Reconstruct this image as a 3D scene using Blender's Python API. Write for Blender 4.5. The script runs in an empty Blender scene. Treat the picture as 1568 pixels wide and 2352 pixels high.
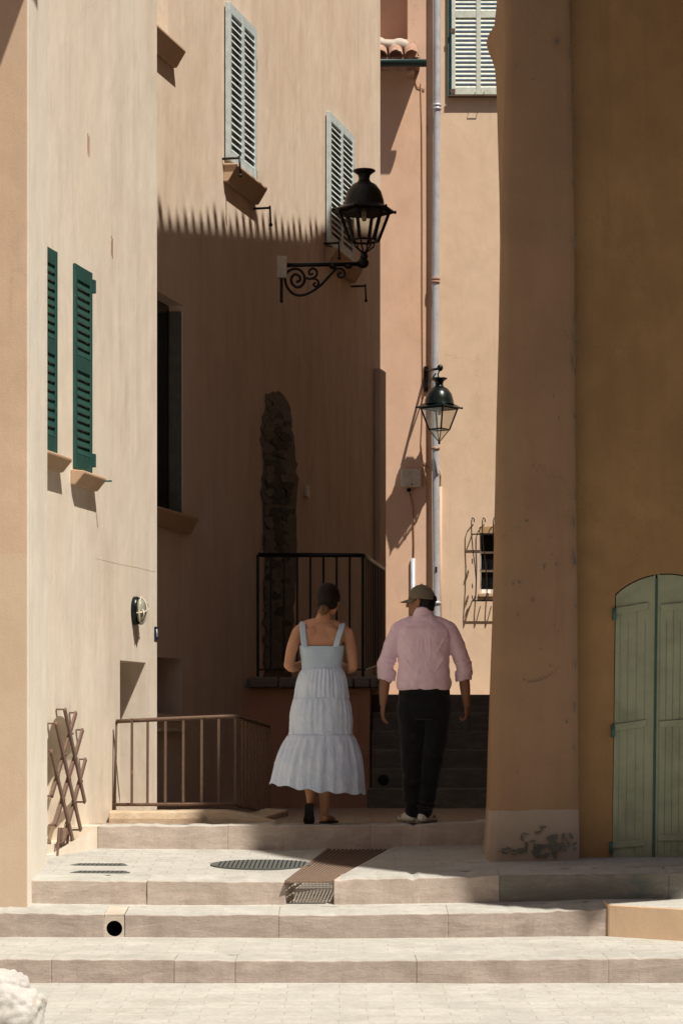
import bpy, bmesh, math, random
from mathutils import Vector, Matrix, noise
random.seed(7)
R = math.radians
sc = bpy.context.scene
COL = sc.collection
F = 5500.0; XC = 784.0; YH = 1680.0; EZ = 1.5     # picture units -> metres at a known distance

def P(x, y, D):
    return Vector(((x - XC) / F * D, D, EZ + (YH - y) / F * D))

# ------------------------------------------------------------------ materials
MATS = {}
class NT:
    def __init__(s, name, rough=.8, metal=0., spec=.5):
        m = bpy.data.materials.new(name); m.use_nodes = True
        s.m = m; s.t = m.node_tree; s.n = s.t.nodes; s.l = s.t.links
        s.b = s.n['Principled BSDF']
        s.b.inputs['Roughness'].default_value = rough
        s.b.inputs['Metallic'].default_value = metal
        s.b.inputs['Specular IOR Level'].default_value = spec
        MATS[name] = m
    def node(s, t, **kw):
        n = s.n.new(t)
        for k, v in kw.items(): setattr(n, k, v)
        return n
    def coord(s, scale=(1, 1, 1), kind='pos', rot=(0, 0, 0), loc=(0, 0, 0)):
        if kind == 'pos': o = s.node('ShaderNodeNewGeometry').outputs['Position']
        else: o = s.node('ShaderNodeTexCoord').outputs['Object']
        mp = s.node('ShaderNodeMapping'); mp.inputs['Scale'].default_value = scale
        mp.inputs['Rotation'].default_value = rot; mp.inputs['Location'].default_value = loc
        s.l.new(o, mp.inputs['Vector']); return mp.outputs[0]
    def noise(s, vec, scale, detail=6, rough=.55, dist=0.):
        n = s.node('ShaderNodeTexNoise'); n.inputs['Scale'].default_value = scale
        n.inputs['Detail'].default_value = detail; n.inputs['Roughness'].default_value = rough
        n.inputs['Distortion'].default_value = dist
        s.l.new(vec, n.inputs['Vector']); return n.outputs['Fac']
    def ramp(s, fac, stops):
        r = s.node('ShaderNodeValToRGB'); e = r.color_ramp.elements
        e[0].position = stops[0][0]; e[0].color = (*stops[0][1], 1)
        e[1].position = stops[-1][0]; e[1].color = (*stops[-1][1], 1)
        for p, c in stops[1:-1]:
            k = e.new(p); k.color = (*c, 1)
        s.l.new(fac, r.inputs[0]); return r.outputs[0]
    def val(s, fac, a, b):
        if a > b: return s.ramp(fac, [(b, (1, 1, 1)), (a, (0, 0, 0))])
        return s.ramp(fac, [(a, (0, 0, 0)), (b, (1, 1, 1))])
    def mix(s, fac, a, b, blend='MIX'):
        m = s.node('ShaderNodeMix', data_type='RGBA', blend_type=blend)
        for i, v in ((0, fac), (6, a), (7, b)):
            if isinstance(v, (int, float)): m.inputs[i].default_value = v
            elif isinstance(v, tuple): m.inputs[i].default_value = (*v, 1)
            else: s.l.new(v, m.inputs[i])
        return m.outputs[2]
    def color(s, c):
        if isinstance(c, tuple): s.b.inputs['Base Color'].default_value = (*c, 1)
        else: s.l.new(c, s.b.inputs['Base Color'])
    def math(s, op, a, b=0.):
        m = s.node('ShaderNodeMath', operation=op)
        for i, v in ((0, a), (1, b)):
            if isinstance(v, (int, float)): m.inputs[i].default_value = v
            else: s.l.new(v, m.inputs[i])
        return m.outputs[0]
    def bump(s, h, strength=.3, dist=.01, prev=None):
        b = s.node('ShaderNodeBump'); b.inputs['Strength'].default_value = strength
        b.inputs['Distance'].default_value = dist
        s.l.new(h, b.inputs['Height'])
        if prev is not None: s.l.new(prev, b.inputs['Normal'])
        s.l.new(b.outputs[0], s.b.inputs['Normal']); return b.outputs[0]

def sc3(c, k): return tuple(min(1, max(0, v * k)) for v in c)

def stucco(name, base, tint, light=1.12, dark=.86, streak=.5, coarse=1.0, worn=None, band=None, undul=1.0):
    """lime plaster: cloudy paint, vertical washed streaks, sandy relief"""
    t = NT(name, rough=.93, spec=.15)
    big = t.noise(t.coord(), .7, 5, .6)
    c = t.mix(t.val(big, .35, .68), base, tint)
    med = t.noise(t.coord((1, 1, .8)), 3.2, 8, .65, .6)
    c = t.mix(t.val(med, .3, .72), sc3(dark and (1, 1, 1), dark), (1, 1, 1)) if False else t.mix(1.0, c, t.ramp(med, [(.3, (.5 + dark / 2,) * 3), (.7, (.5 + light / 2,) * 3)]), 'MULTIPLY')
    st = t.noise(t.coord((2.2, 2.2, .30)), 2.0, 6, .62, .5)
    c = t.mix(streak, c, t.ramp(st, [(.30, (.90, .87, .85)), (.5, (1, 1, 1)), (.7, (1.06, 1.06, 1.07))]), 'MULTIPLY')
    dk = t.noise(t.coord((3.2, 3.2, .16), loc=(2, 8, 1)), 1.6, 7, .72, .3)
    c = t.mix(t.math('MULTIPLY', t.val(dk, .60, .70), .30), c, sc3(base, .62))
    st2 = t.noise(t.coord((6, 6, .5), loc=(3, 1, 2)), 2.2, 5, .65, .8)
    c = t.mix(streak * .5, c, t.ramp(st2, [(.32, (.90, .89, .88)), (.62, (1.04, 1.04, 1.04))]), 'MULTIPLY')
    fine = t.noise(t.coord(), 160, 3, .7)
    c = t.mix(.5, c, t.ramp(fine, [(.3, (.86, .86, .86)), (.7, (1.1, 1.1, 1.1))]), 'MULTIPLY')
    if worn:   # small scabs where the paint has come off
        w = t.noise(t.coord((1, 1, .8), loc=(7, 3, 1)), 9, 9, .75, .8)
        c = t.mix(t.val(w, .66, .70), c, worn)
    if band:   # list of (z0, z1, colour, strength): repairs / skirting bands painted on the wall
        pos = t.node('ShaderNodeNewGeometry').outputs['Position']
        sep = t.node('ShaderNodeSeparateXYZ'); t.l.new(pos, sep.inputs[0])
        wob = t.math('MULTIPLY', t.math('SUBTRACT', t.noise(t.coord(), 3, 4), .5), .06)
        zz = t.math('ADD', sep.outputs[2], wob)
        for z0, z1, col_, k in band:
            f = t.math('MULTIPLY', t.math('GREATER_THAN', zz, z0), t.math('LESS_THAN', zz, z1))
            c = t.mix(t.math('MULTIPLY', f, k), c, col_)
    vo = t.node('ShaderNodeTexVoronoi', feature='DISTANCE_TO_EDGE'); vo.inputs['Scale'].default_value = .8
    dn = t.node('ShaderNodeTexNoise'); dn.inputs['Scale'].default_value = 2.5; dn.inputs['Detail'].default_value = 8; dn.inputs['Roughness'].default_value = .7
    t.l.new(t.coord(), dn.inputs['Vector'])
    va = t.node('ShaderNodeVectorMath', operation='MULTIPLY_ADD'); t.l.new(dn.outputs['Color'], va.inputs[0]); va.inputs[1].default_value = (.7, .7, .7); t.l.new(t.coord(), va.inputs[2])
    t.l.new(va.outputs[0], vo.inputs['Vector'])
    ck = t.math('MULTIPLY', t.val(vo.outputs['Distance'], .0045, .0005), t.val(t.noise(t.coord(loc=(9, 4, 2)), .9, 3, .5), .54, .60))
    c = t.mix(t.math('MULTIPLY', ck, .45), c, sc3(base, .45))
    # blotchy repairs and faint runs of dirt
    rp = t.noise(t.coord((1, 1, .7), loc=(11, 5, 7)), 1.1, 3, .5, .4)
    c = t.mix(t.math('MULTIPLY', t.val(rp, .575, .595), .30), c, tint)
    t.color(c)
    u = t.noise(t.coord((1, 1, .55)), 1.6 * coarse, 4, .5)
    n0 = t.bump(u, .5 * undul, .05)
    u2 = t.noise(t.coord((1.3, 1.3, .6), loc=(5, 2, 8)), 9, 5, .6)
    n1 = t.bump(u2, .35 * undul, .006, n0)
    g = t.noise(t.coord(), 120, 4, .7)
    t.bump(g, .55, .0035, n1)
    return t

def stone(name, base, tint, lay=1.0, rough=.85, moss=None):
    t = NT(name, rough=rough, spec=.25)
    n = t.noise(t.coord((1.2, 1.2, 5)), 3.6, 10, .72, .5)
    c = t.ramp(n, [(.28, sc3(base, .86)), (.5, base), (.70, tint)])
    p = t.noise(t.coord(), 4.5, 8, .7, .4)
    c = t.mix(.75, c, t.ramp(p, [(.32, (.80, .78, .76)), (.55, (1, 1, 1)), (.72, (1.18, 1.17, 1.15))]), 'MULTIPLY')
    c = t.mix(.6, c, t.ramp(t.noise(t.coord(), 90, 3, .7), [(.3, (.84,) * 3), (.7, (1.1,) * 3)]), 'MULTIPLY')
    if moss:
        mm = t.noise(t.coord((1, 1, 1.4), loc=(2, 9, 4)), 2.6, 8, .7, .5)
        c = t.mix(t.val(mm, .55, .66), c, moss)
    t.color(c)
    n0 = t.bump(n, .35 * lay, .012)
    n1 = t.bump(p, .5, .012, n0)
    t.bump(t.noise(t.coord(), 110, 3, .7), .4, .003, n1)
    return t

def paving(name, base, tint, mortar, bw=.30, bh=.13, rot=0.):
    t = NT(name, rough=.88, spec=.2)
    co = t.coord(rot=(0, 0, rot))
    wob = t.noise(t.coord(), 5, 3, .5)
    add = t.node('ShaderNodeMixRGB', blend_type='ADD'); add.inputs[0].default_value = .03
    t.l.new(co, add.inputs[1]); t.l.new(wob, add.inputs[2])
    b = t.node('ShaderNodeTexBrick'); t.l.new(add.outputs[0], b.inputs['Vector'])
    b.inputs['Scale'].default_value = 1; b.inputs['Brick Width'].default_value = bw
    b.inputs['Row Height'].default_value = bh; b.inputs['Mortar Size'].default_value = .006
    b.inputs['Mortar Smooth'].default_value = .6; b.inputs['Bias'].default_value = .0
    b.inputs['Color1'].default_value = (*base, 1); b.inputs['Color2'].default_value = (*tint, 1)
    b.inputs['Mortar'].default_value = (*mortar, 1)
    p = t.noise(t.coord(), 3.1, 8, .7, .5)
    c = t.mix(.8, b.outputs['Color'], t.ramp(p, [(.3, (.80, .78, .75)), (.5, (1, 1, 1)), (.7, (1.12, 1.12, 1.12))]), 'MULTIPLY')
    q = t.noise(t.coord(), 28, 6, .75)
    c = t.mix(.7, c, t.ramp(q, [(.3, (.80, .78, .76)), (.6, (1.08, 1.08, 1.08))]), 'MULTIPLY')
    sp = t.noise(t.coord(loc=(1, 6, 2)), 17, 4, .6)
    c = t.mix(t.val(sp, .70, .73), c, sc3(base, .62))
    bl = t.noise(t.coord(loc=(8, 2, 5)), 1.3, 7, .7, .6)
    c = t.mix(t.val(bl, .50, .68), c, sc3(base, .84))
    t.color(c)
    inv = t.math('SUBTRACT', 1.0, b.outputs['Fac'])
    n0 = t.bump(inv, .5, .008)
    n1 = t.bump(t.noise(t.coord(), 14, 6, .7), .5, .012, n0)
    t.bump(t.noise(t.coord(), 90, 3, .7), .3, .003, n1)
    return t

def paint(name, c, rough=.55, wear=None, amt=.6, scale=12, metal=0., spec=.4, bump=.15):
    t = NT(name, rough=rough, metal=metal, spec=spec)
    n = t.noise(t.coord(), scale, 7, .65, .3)
    col = t.ramp(n, [(.3, sc3(c, .80)), (.5, c), (.72, sc3(c, 1.18))])
    if wear:
        w = t.noise(t.coord((1, 1, .5), loc=(4, 4, 4)), scale * 1.6, 8, .72, .5)
        col = t.mix(t.val(w, amt, amt + .06), col, wear)
    t.color(col)
    t.bump(t.noise(t.coord(), scale * 6, 4, .6), bump, .002)
    return t

def cloth(name, c, c2=None, weave=500, wr=.5, stripe=None):
    t = NT(name, rough=.9, spec=.1)
    n = t.noise(t.coord(kind='obj'), 9, 5, .6, .5)
    c2 = c2 or sc3(c, 1.12)
    col = t.ramp(n, [(.35, c), (.65, c2)])
    if stripe:
        w = t.node('ShaderNodeTexWave', wave_type='BANDS', bands_direction=stripe[0])
        w.inputs['Scale'].default_value = stripe[1]; w.inputs['Distortion'].default_value = .6
        t.l.new(t.coord(kind='obj'), w.inputs['Vector'])
        col = t.mix(t.math('MULTIPLY', w.outputs['Fac'], stripe[3]), col, stripe[2])
    t.color(col)
    n0 = t.bump(t.noise(t.coord((1, 1, .45), 'obj'), 14, 4, .6, 1.2), wr, .012)
    t.bump(t.noise(t.coord(kind='obj'), weave, 2, .5), .3, .001, n0)
    t.b.inputs['Sheen Weight'].default_value = .15
    return t

LIN = lambda r, g, b: tuple(((v / 255) / 12.92 if v / 255 <= .04045 else ((v / 255 + .055) / 1.055) ** 2.4) for v in (r, g, b))

stucco('plaster_corner', (.54, .40, .29), (.485, .35, .245), streak=.35, band=[(-9, EZ + 1.17, (.53, .42, .31), .75)])
stucco('plaster_left', (.745, .675, .57), (.73, .635, .52), streak=.85, undul=1.0)
stucco('plaster_lime', (.86, .80, .70), (.83, .76, .65), streak=.4)
stucco('plaster_shade', (.71, .59, .47), (.68, .54, .42), streak=.9, undul=1.2)
stucco('plaster_terrace', (.58, .31, .19), (.50, .26, .16), streak=.4)
stucco('plaster_pink', (.64, .42, .29), (.66, .45, .33), streak=.25, undul=.7)
stucco('plaster_cream', (.68, .50, .35), (.70, .53, .385), streak=.2, undul=.7)
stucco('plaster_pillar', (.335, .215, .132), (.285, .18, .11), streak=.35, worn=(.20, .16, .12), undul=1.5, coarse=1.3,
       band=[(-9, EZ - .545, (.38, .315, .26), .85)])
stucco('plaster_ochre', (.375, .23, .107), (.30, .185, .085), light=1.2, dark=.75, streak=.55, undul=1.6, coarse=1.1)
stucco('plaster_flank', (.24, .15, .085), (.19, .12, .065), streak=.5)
stucco('plaster_ramp', (.80, .60, .42), (.76, .55, .38), streak=.3)
stucco('plaster_sill', (.52, .37, .25), (.47, .32, .21), streak=.2)
stucco('plaster_white', (.80, .77, .71), (.74, .69, .6), streak=.2)
stone('stone_step', (.385, .322, .28), (.465, .40, .355), lay=1.2)
stone('stone_step_old', (.46, .385, .33), (.54, .465, .41), lay=1.0, moss=(.42, .37, .31))
stone('stone_kerb', (.52, .40, .28), (.62, .52, .40), lay=1.3, moss=(.22, .22, .16))
stone('render_scar', (.14, .14, .12), (.20, .19, .16))
stone('worn_stone', (.43, .425, .39), (.49, .482, .445))
stone('hollow_black_stone', (.035, .032, .03), (.07, .062, .055))  # black painted in for the dark of deep hollows between stones
stone('stone_patch', (.50, .44, .37), (.60, .54, .46))
stone('stone_step_shade_tone', (.235, .222, .19), (.30, .285, .25), moss=(.15, .165, .145))  # shade over the step's right half put into a darker grey-green stone
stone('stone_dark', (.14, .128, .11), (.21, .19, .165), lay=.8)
stone('stone_slab', (.20, .175, .15), (.28, .25, .22), lay=.8)
stone('rock_white', (.50, .49, .46), (.56, .55, .52), moss=(.36, .26, .19))
paving('paving_light', (.435, .43, .395), (.475, .468, .43), (.44, .425, .40))
paving('paving_landing', (.385, .378, .35), (.425, .418, .388), (.375, .355, .335), .26, .12)
paving('paving_upper', (.33, .255, .20), (.28, .215, .17), (.18, .14, .10), .26, .14)
paint('green_shutter', LIN(33, 74, 68), wear=(.30, .36, .30), amt=.66)
paint('pale_shutter', LIN(184, 196, 197), rough=.6, wear=(.42, .40, .34), amt=.68)
paint('sage_shutter', LIN(200, 204, 190), rough=.6)
paint('sage_door', LIN(152, 157, 131), rough=.6, scale=4, wear=(.20, .22, .15), amt=.70)
paint('door_seam', LIN(58, 92, 82), rough=.6)
paint('teal_iron', LIN(64, 98, 92), rough=.55)
paint('black_iron', (.012, .012, .012), rough=.45, metal=.3, scale=20)
paint('bottle_green_iron', (.006, .011, .010), rough=.28, metal=.35, scale=20, bump=.05)
paint('rust_iron', (.115, .068, .045), rough=.75, wear=(.26, .11, .05), amt=.60, scale=30, bump=.4)
paint('rust_grille', (.17, .105, .08), rough=.8, wear=(.25, .12, .065), amt=.58, scale=30, bump=.4)
paint('grate_iron', (.17, .12, .09), rough=.75, wear=(.23, .15, .10), amt=.5, scale=30)
paint('cast_iron', (.085, .09, .085), rough=.7, scale=30)
paint('dark_hole', (.008, .007, .006), rough=.9)
paint('zinc_pipe', LIN(182, 184, 190), rough=.38, metal=.15, scale=6, wear=(.52, .42, .35), amt=.62)
paint('pvc_box', LIN(196, 188, 170), rough=.5)
paint('cable_brown', (.30, .15, .07), rough=.7)
paint('gutter_green', (.012, .035, .030), rough=.45)
paint('terracotta', (.34, .19, .13), rough=.9, wear=(.55, .47, .38), amt=.54, scale=14, bump=.5)
paint('sign_blue', (.012, .02, .07), rough=.3)
paint('white_enamel', (.8, .8, .78), rough=.35)
paint('window_dark', (.008, .009, .009), rough=.15, spec=.5)
paint('grey_door', (.13, .135, .10), rough=.65)
paint('mauve_door', (.40, .31, .27), rough=.75)
paint('wood_head', (.42, .27, .14), rough=.8)
cloth('dress_blue', (.57, .67, .83), (.66, .74, .87), wr=.9)
cloth('bodice_blue', (.45, .56, .67), (.50, .61, .72), wr=.1)
cloth('shirt_pink', LIN(240, 206, 224), LIN(246, 216, 232), wr=.55, stripe=('X', 70, LIN(226, 206, 210), .5))
cloth('trousers_black', (.009, .0095, .010), (.013, .0135, .014), wr=.8)
cloth('cap_khaki', (.15, .125, .085), (.18, .15, .105), wr=.15)
paint('shoe_white', (.62, .60, .54), rough=.7, scale=20)
paint('shoe_grey', (.22, .21, .18), rough=.7, scale=20)
paint('sandal_black', (.012, .012, .012), rough=.5)
paint('case_black', (.010, .009, .009), rough=.4)
def skin(name, c):
    t = NT(name, rough=.55, spec=.35)
    t.color(t.ramp(t.noise(t.coord(kind='obj'), 7, 6, .6), [(.35, sc3(c, .85)), (.65, sc3(c, 1.12))]))
    t.b.inputs['Subsurface Weight'].default_value = .06
    t.b.inputs['Subsurface Radius'].default_value = (.02, .008, .005)
    t.bump(t.noise(t.coord(kind='obj'), 60, 4, .6), .12, .002)
skin('skin_woman', (.50, .25, .145)); skin('skin_man', (.30, .15, .088))
def hairmat(name, a, b, sc_=(60, 60, 8)):
    t = NT(name, rough=.6, spec=.2)
    n = t.noise(t.coord(sc_, 'obj'), 3, 5, .6, .6)
    t.color(t.ramp(n, [(.35, a), (.68, b)])); t.bump(n, .6, .004)
hairmat('hair_brown', (.006, .004, .0025), (.018, .011, .007), (20, 20, 70))
hairmat('hair_bun', (.05, .028, .015), (.20, .11, .05), (30, 30, 60))
hairmat('hair_black', (.006, .005, .005), (.018, .015, .013), (50, 50, 14))
def glassmat():
    m = bpy.data.materials.new('lantern_glass'); m.use_nodes = True
    t = m.node_tree; t.nodes.clear()
    o = t.nodes.new('ShaderNodeOutputMaterial'); mx = t.nodes.new('ShaderNodeMixShader')
    tr = t.nodes.new('ShaderNodeBsdfTransparent'); gl = t.nodes.new('ShaderNodeBsdfGlossy')
    tr.inputs[0].default_value = (.86, .86, .82, 1); gl.inputs['Roughness'].default_value = .08
    mx.inputs[0].default_value = .10
    t.links.new(tr.outputs[0], mx.inputs[1]); t.links.new(gl.outputs[0], mx.inputs[2])
    t.links.new(mx.outputs[0], o.inputs[0]); MATS['lantern_glass'] = m
glassmat()
def bulkglass():
    t = NT('bulkhead_glass', rough=.12, spec=.6)
    t.color((.42, .42, .34)); t.b.inputs['Transmission Weight'].default_value = .35
    t.bump(t.noise(t.coord((1, 1, 1)), 30, 2), .3, .01)
bulkglass()

# ------------------------------------------------------------------ frames and mesh builder
class Wall:
    """vertical plane through two plan points; u runs along it, off is outward, z is up"""
    def __init__(s, x0, y0, x1, y1):
        s.o = Vector((x0, y0, 0)); d = Vector((x1 - x0, y1 - y0, 0)); s.L = d.length
        s.t = d.normalized(); s.n = Vector((s.t.y, -s.t.x, 0))
    def pt(s, u, z, off=0.):
        v = s.o + s.t * u + s.n * off; v.z = z; return v
    def D(s, x, off=0.):
        r = (x - XC) / F; o = s.o + s.n * off
        return (o.x * s.n.x + o.y * s.n.y) / (r * s.n.x + s.n.y)
    def uz(s, x, y, off=0.):
        D = s.D(x, off); p = P(x, y, D) - (s.o + s.n * off)
        return p.x * s.t.x + p.y * s.t.y, P(x, y, D).z

def blob(mb, w, x, y, rx, ry, off, seed, depth=.003, rag=1.):
    rnd = random.Random(seed); n = 18; pts = []
    ph = [rnd.uniform(0, 6.28) for _ in range(4)]
    for k in range(n):
        a = 2 * math.pi * k / n; f_ = 1 + rag * (.28 * math.sin(2 * a + ph[0]) + .22 * math.sin(3 * a + ph[1]) + .18 * math.sin(5 * a + ph[2]) + rnd.uniform(-.12, .12))
        pts.append(w.uz(x + rx * f_ * math.cos(a), y + ry * f_ * math.sin(a), off))
    off += (seed % 19) * .00021; mb.prism(w, pts, off, off + depth)
class MB:
    def __init__(s): s.v = []; s.f = []; s.sm = []
    def add(s, vs, fs, smooth=False):
        b = len(s.v); s.v += [Vector(v) for v in vs]
        for f in fs: s.f.append([b + i for i in f]); s.sm.append(smooth)
        return s
    def poly(s, pts): return s.add(pts, [list(range(len(pts)))])
    def hexa(s, c):   # 8 corners: bottom 4 ccw, top 4 ccw
        return s.add(c, [(0, 3, 2, 1), (4, 5, 6, 7), (0, 1, 5, 4), (1, 2, 6, 5), (2, 3, 7, 6), (3, 0, 4, 7)])
    def box(s, w, u0, u1, z0, z1, o0, o1):
        q = lambda u, o, z: w.pt(u, z, o)
        return s.hexa([q(u0, o0, z0), q(u1, o0, z0), q(u1, o1, z0), q(u0, o1, z0), q(u0, o0, z1), q(u1, o0, z1), q(u1, o1, z1), q(u0, o1, z1)])
    def bar(s, a, b, w, h, up=Vector((0, 0, 1))):
        a = Vector(a); b = Vector(b); d = (b - a).normalized(); x = d.cross(up)
        if x.length < 1e-4: x = d.cross(Vector((0, 1, 0)))
        x.normalize(); y = x.cross(d).normalized(); x *= w / 2; y *= h / 2
        return s.hexa([a - x - y, b - x - y, b + x - y, a + x - y, a - x + y, b - x + y, b + x + y, a + x + y])
    def tube(s, pts, r, seg=10, cap=True, flat=None):
        pts = [Vector(p) for p in pts]; n = len(pts)
        rs = r if isinstance(r, (list, tuple)) else [r] * n
        rings = []; X = None
        for i, p in enumerate(pts):
            d = (pts[min(i + 1, n - 1)] - pts[max(i - 1, 0)]).normalized()
            if X is None: X = d.orthogonal().normalized()
            else:
                X = X - d * X.dot(d)
                X = X.normalized() if X.length > 1e-6 else d.orthogonal().normalized()
            Y = d.cross(X)
            rings.append([p + (X * math.cos(a) + Y * math.sin(a)) * rs[i] for a in (2 * math.pi * k / seg for k in range(seg))])
        return s.loft(rings, cap, smooth=True)
    def loft(s, rings, cap=True, smooth=True, closed=True):
        n = len(rings[0]); vs = [v for r in rings for v in r]; fs = []
        m = n if closed else n - 1
        for i in range(len(rings) - 1):
            for k in range(m):
                k2 = (k + 1) % n
                fs.append((i * n + k, i * n + k2, (i + 1) * n + k2, (i + 1) * n + k))
        if cap: fs.append(list(range(n))[::-1]); fs.append([(len(rings) - 1) * n + k for k in range(n)])
        return s.add(vs, fs, smooth)
    def lathe(s, c, prof, seg=24, rot=0., smooth=True, cap=True):
        c = Vector(c)
        return s.loft([[c + Vector((r * math.cos(a), r * math.sin(a), z)) for a in (rot + 2 * math.pi * k / seg for k in range(seg))] for r, z in prof], cap, smooth)
    def ell(s, c, r, rot=None, seg=20, rg=12):
        c = Vector(c); M = rot or Matrix.Identity(3); rings = []
        for i in range(1, rg):
            th = math.pi * i / rg
            rings.append([c + M @ Vector((r[0] * math.sin(th) * math.cos(a), r[1] * math.sin(th) * math.sin(a), r[2] * math.cos(th))) for a in (2 * math.pi * k / seg for k in range(seg))])
        rings = rings[::-1]
        s.loft(rings, False); b = len(s.v) - seg * (rg - 1)
        s.v += [c + M @ Vector((0, 0, -r[2])), c + M @ Vector((0, 0, r[2]))]; lo = len(s.v) - 2
        for k in range(seg):
            s.f.append([lo, b + (k + 1) % seg, b + k]); s.sm.append(True)
            s.f.append([lo + 1, b + (rg - 2) * seg + k, b + (rg - 2) * seg + (k + 1) % seg]); s.sm.append(True)
        return s
    def limb(s, pts, rs, seg=14, sub=6):
        """tapered limb with round ends, smooth through its joints"""
        pts = [Vector(p) for p in pts]; P2 = []; R2 = []
        for i in range(len(pts) - 1):
            p0 = pts[max(i - 1, 0)]; p1 = pts[i]; p2 = pts[i + 1]; p3 = pts[min(i + 2, len(pts) - 1)]
            for k in range(sub):
                t = k / sub
                P2.append(.5 * ((2 * p1) + (p2 - p0) * t + (2 * p0 - 5 * p1 + 4 * p2 - p3) * t * t + (3 * p1 - p0 - 3 * p2 + p3) * t ** 3))
                R2.append(rs[i] + (rs[i + 1] - rs[i]) * (t * t * (3 - 2 * t)))
        P2.append(pts[-1]); R2.append(rs[-1])
        s.tube(P2, R2, seg); s.ell(P2[0], (R2[0],) * 3, seg=12, rg=8); s.ell(P2[-1], (R2[-1],) * 3, seg=12, rg=8)
        return s
    def prism(s, w, poly, o0, o1):
        """polygon of (u, z) in a wall frame, given thickness"""
        n = len(poly); vs = [w.pt(u, z, o0) for u, z in poly] + [w.pt(u, z, o1) for u, z in poly]
        fs = [list(range(n)), [n + k for k in range(n)][::-1]]
        fs += [(k, n + k, n + (k + 1) % n, (k + 1) % n) for k in range(n)]
        return s.add(vs, fs)
    def build(s, name, mat, parent=None, bevel=0, bseg=2, origin=None, remesh=0, smooth_it=0, disp=None, label=None):
        me = bpy.data.meshes.new(name)
        if parent is not None:
            org = Vector((0, 0, 0)); q = parent
            while q is not None: org += q.location; q = q.parent
            loc = Vector((0, 0, 0))
        else:
            if origin is None:
                n = len(s.v); cx = sum((v.x for v in s.v)) / n; cy = sum((v.y for v in s.v)) / n
                origin = Vector((cx, cy, min(v.z for v in s.v)))
            org = Vector(origin); loc = org
        me.from_pydata([tuple(v - org) for v in s.v], [], s.f)
        me.polygons.foreach_set('use_smooth', s.sm)
        bm = bmesh.new(); bm.from_mesh(me); bmesh.ops.recalc_face_normals(bm, faces=bm.faces); bm.to_mesh(me); bm.free()
        o = bpy.data.objects.new(name, me); COL.objects.link(o); o.location = loc
        me.materials.append(MATS[mat])
        if parent is not None: o.parent = parent
        if bevel:
            m = o.modifiers.new('bevel', 'BEVEL'); m.width = bevel; m.segments = bseg; m.limit_method = 'ANGLE'; m.angle_limit = R(35)
        if remesh:
            m = o.modifiers.new('remesh', 'REMESH'); m.mode = 'VOXEL'; m.voxel_size = remesh; m.use_smooth_shade = True
            if smooth_it:
                m = o.modifiers.new('smooth', 'SMOOTH'); m.factor = .5; m.iterations = smooth_it
        if disp:
            for k, (typ, size, st) in enumerate(disp):
                tx = bpy.data.textures.new('folds', typ); tx.noise_scale = size
                m = o.modifiers.new('folds', 'DISPLACE'); m.texture = tx; m.strength = st; m.mid_level = .5; m.texture_coords = 'LOCAL'
        if label: o['label'] = label
        return o

def tag(o, label=None, cat=None, group=None, kind=None):
    if label: o['label'] = label
    if cat: o['category'] = cat
    if group: o['group'] = group
    if kind: o['kind'] = kind
    return o
def thing(name, label, cat, loc, group=None):
    o = bpy.data.objects.new(name, None); COL.objects.link(o); o.location = loc
    o.empty_display_size = .2
    return tag(o, label, cat, group)

def wall_holes(mb, w, u0, u1, z0, z1, holes, step=0):
    """wall face at off=0 with rectangular holes (u0,u1,z0,z1,depth) and their reveals"""
    us = sorted({u0, u1, *[h[0] for h in holes], *[h[1] for h in holes]})
    zs = sorted({z0, z1, *[h[2] for h in holes], *[h[3] for h in holes]})
    us = [u for u in us if u0 <= u <= u1]; zs = [z for z in zs if z0 <= z <= z1]
    for a, b in zip(us, us[1:]):
        for c, d in zip(zs, zs[1:]):
            mu, mz = (a + b) / 2, (c + d) / 2
            if any(h[0] < mu < h[1] and h[2] < mz < h[3] for h in holes): continue
            mb.poly([w.pt(a, c), w.pt(b, c), w.pt(b, d), w.pt(a, d)])
    for a, b, c, d, e in holes:
        for (p, q) in (((a, c), (a, d)), ((a, d), (b, d)), ((b, d), (b, c)), ((b, c), (a, c))):
            mb.poly([w.pt(*p), w.pt(*q), w.pt(*q, -e), w.pt(*p, -e)])
    return mb

def louvre(w, u0, u1, z0, z1, off, mat, parent, cols=1, mids=(), pitch=.05, stile=.05, rail=.07, th=.035, name='shutter', tilt=.8, reveal=True):
    """louvred shutter leaf: stiles and rails as the shutter, its slats as a child"""
    m = MB(); W = (u1 - u0)
    m.box(w, u0, u0 + stile, z0, z1, off, off + th); m.box(w, u1 - stile, u1, z0, z1, off, off + th)
    cu = []
    if cols == 2:
        c = (u0 + u1) / 2
        m.box(w, c - stile * .6, c + stile * .6, z0, z1, off, off + th)
        cu = [(u0 + stile, c - stile * .6), (c + stile * .6, u1 - stile)]
    else: cu = [(u0 + stile, u1 - stile)]
    zz = [(z0, z0 + rail)] + [(a - rail / 2, a + rail / 2) for a in mids] + [(z1 - rail, z1)]
    for a, b in cu:
        for c, d in zz: m.box(w, a + .001, b - .001, c, d, off + .002, off + th - .002)
    o = m.build(name, mat, parent, bevel=.003, bseg=1)
    s = MB()
    for (c0, c1), (d0, d1) in zip(zz, zz[1:]):
        n = max(1, round((d0 - c1) / pitch)); p = (d0 - c1) / n
        for i in range(n):
            z = c1 + (i + .5) * p
            for a, b in cu:
                hz = p * .5 * tilt; t_ = .006
                # slat slopes down and outwards
                q = [(a, off + th - .003, z - hz), (b, off + th - .003, z - hz), (b, off + .004, z + hz), (a, off + .004, z + hz)]
                s.hexa([w.pt(u, zq, oq) for u, oq, zq in q] + [w.pt(u, zq + t_, oq) for u, oq, zq in q])
    s.build('slats', mat, o)
    return o

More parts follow.
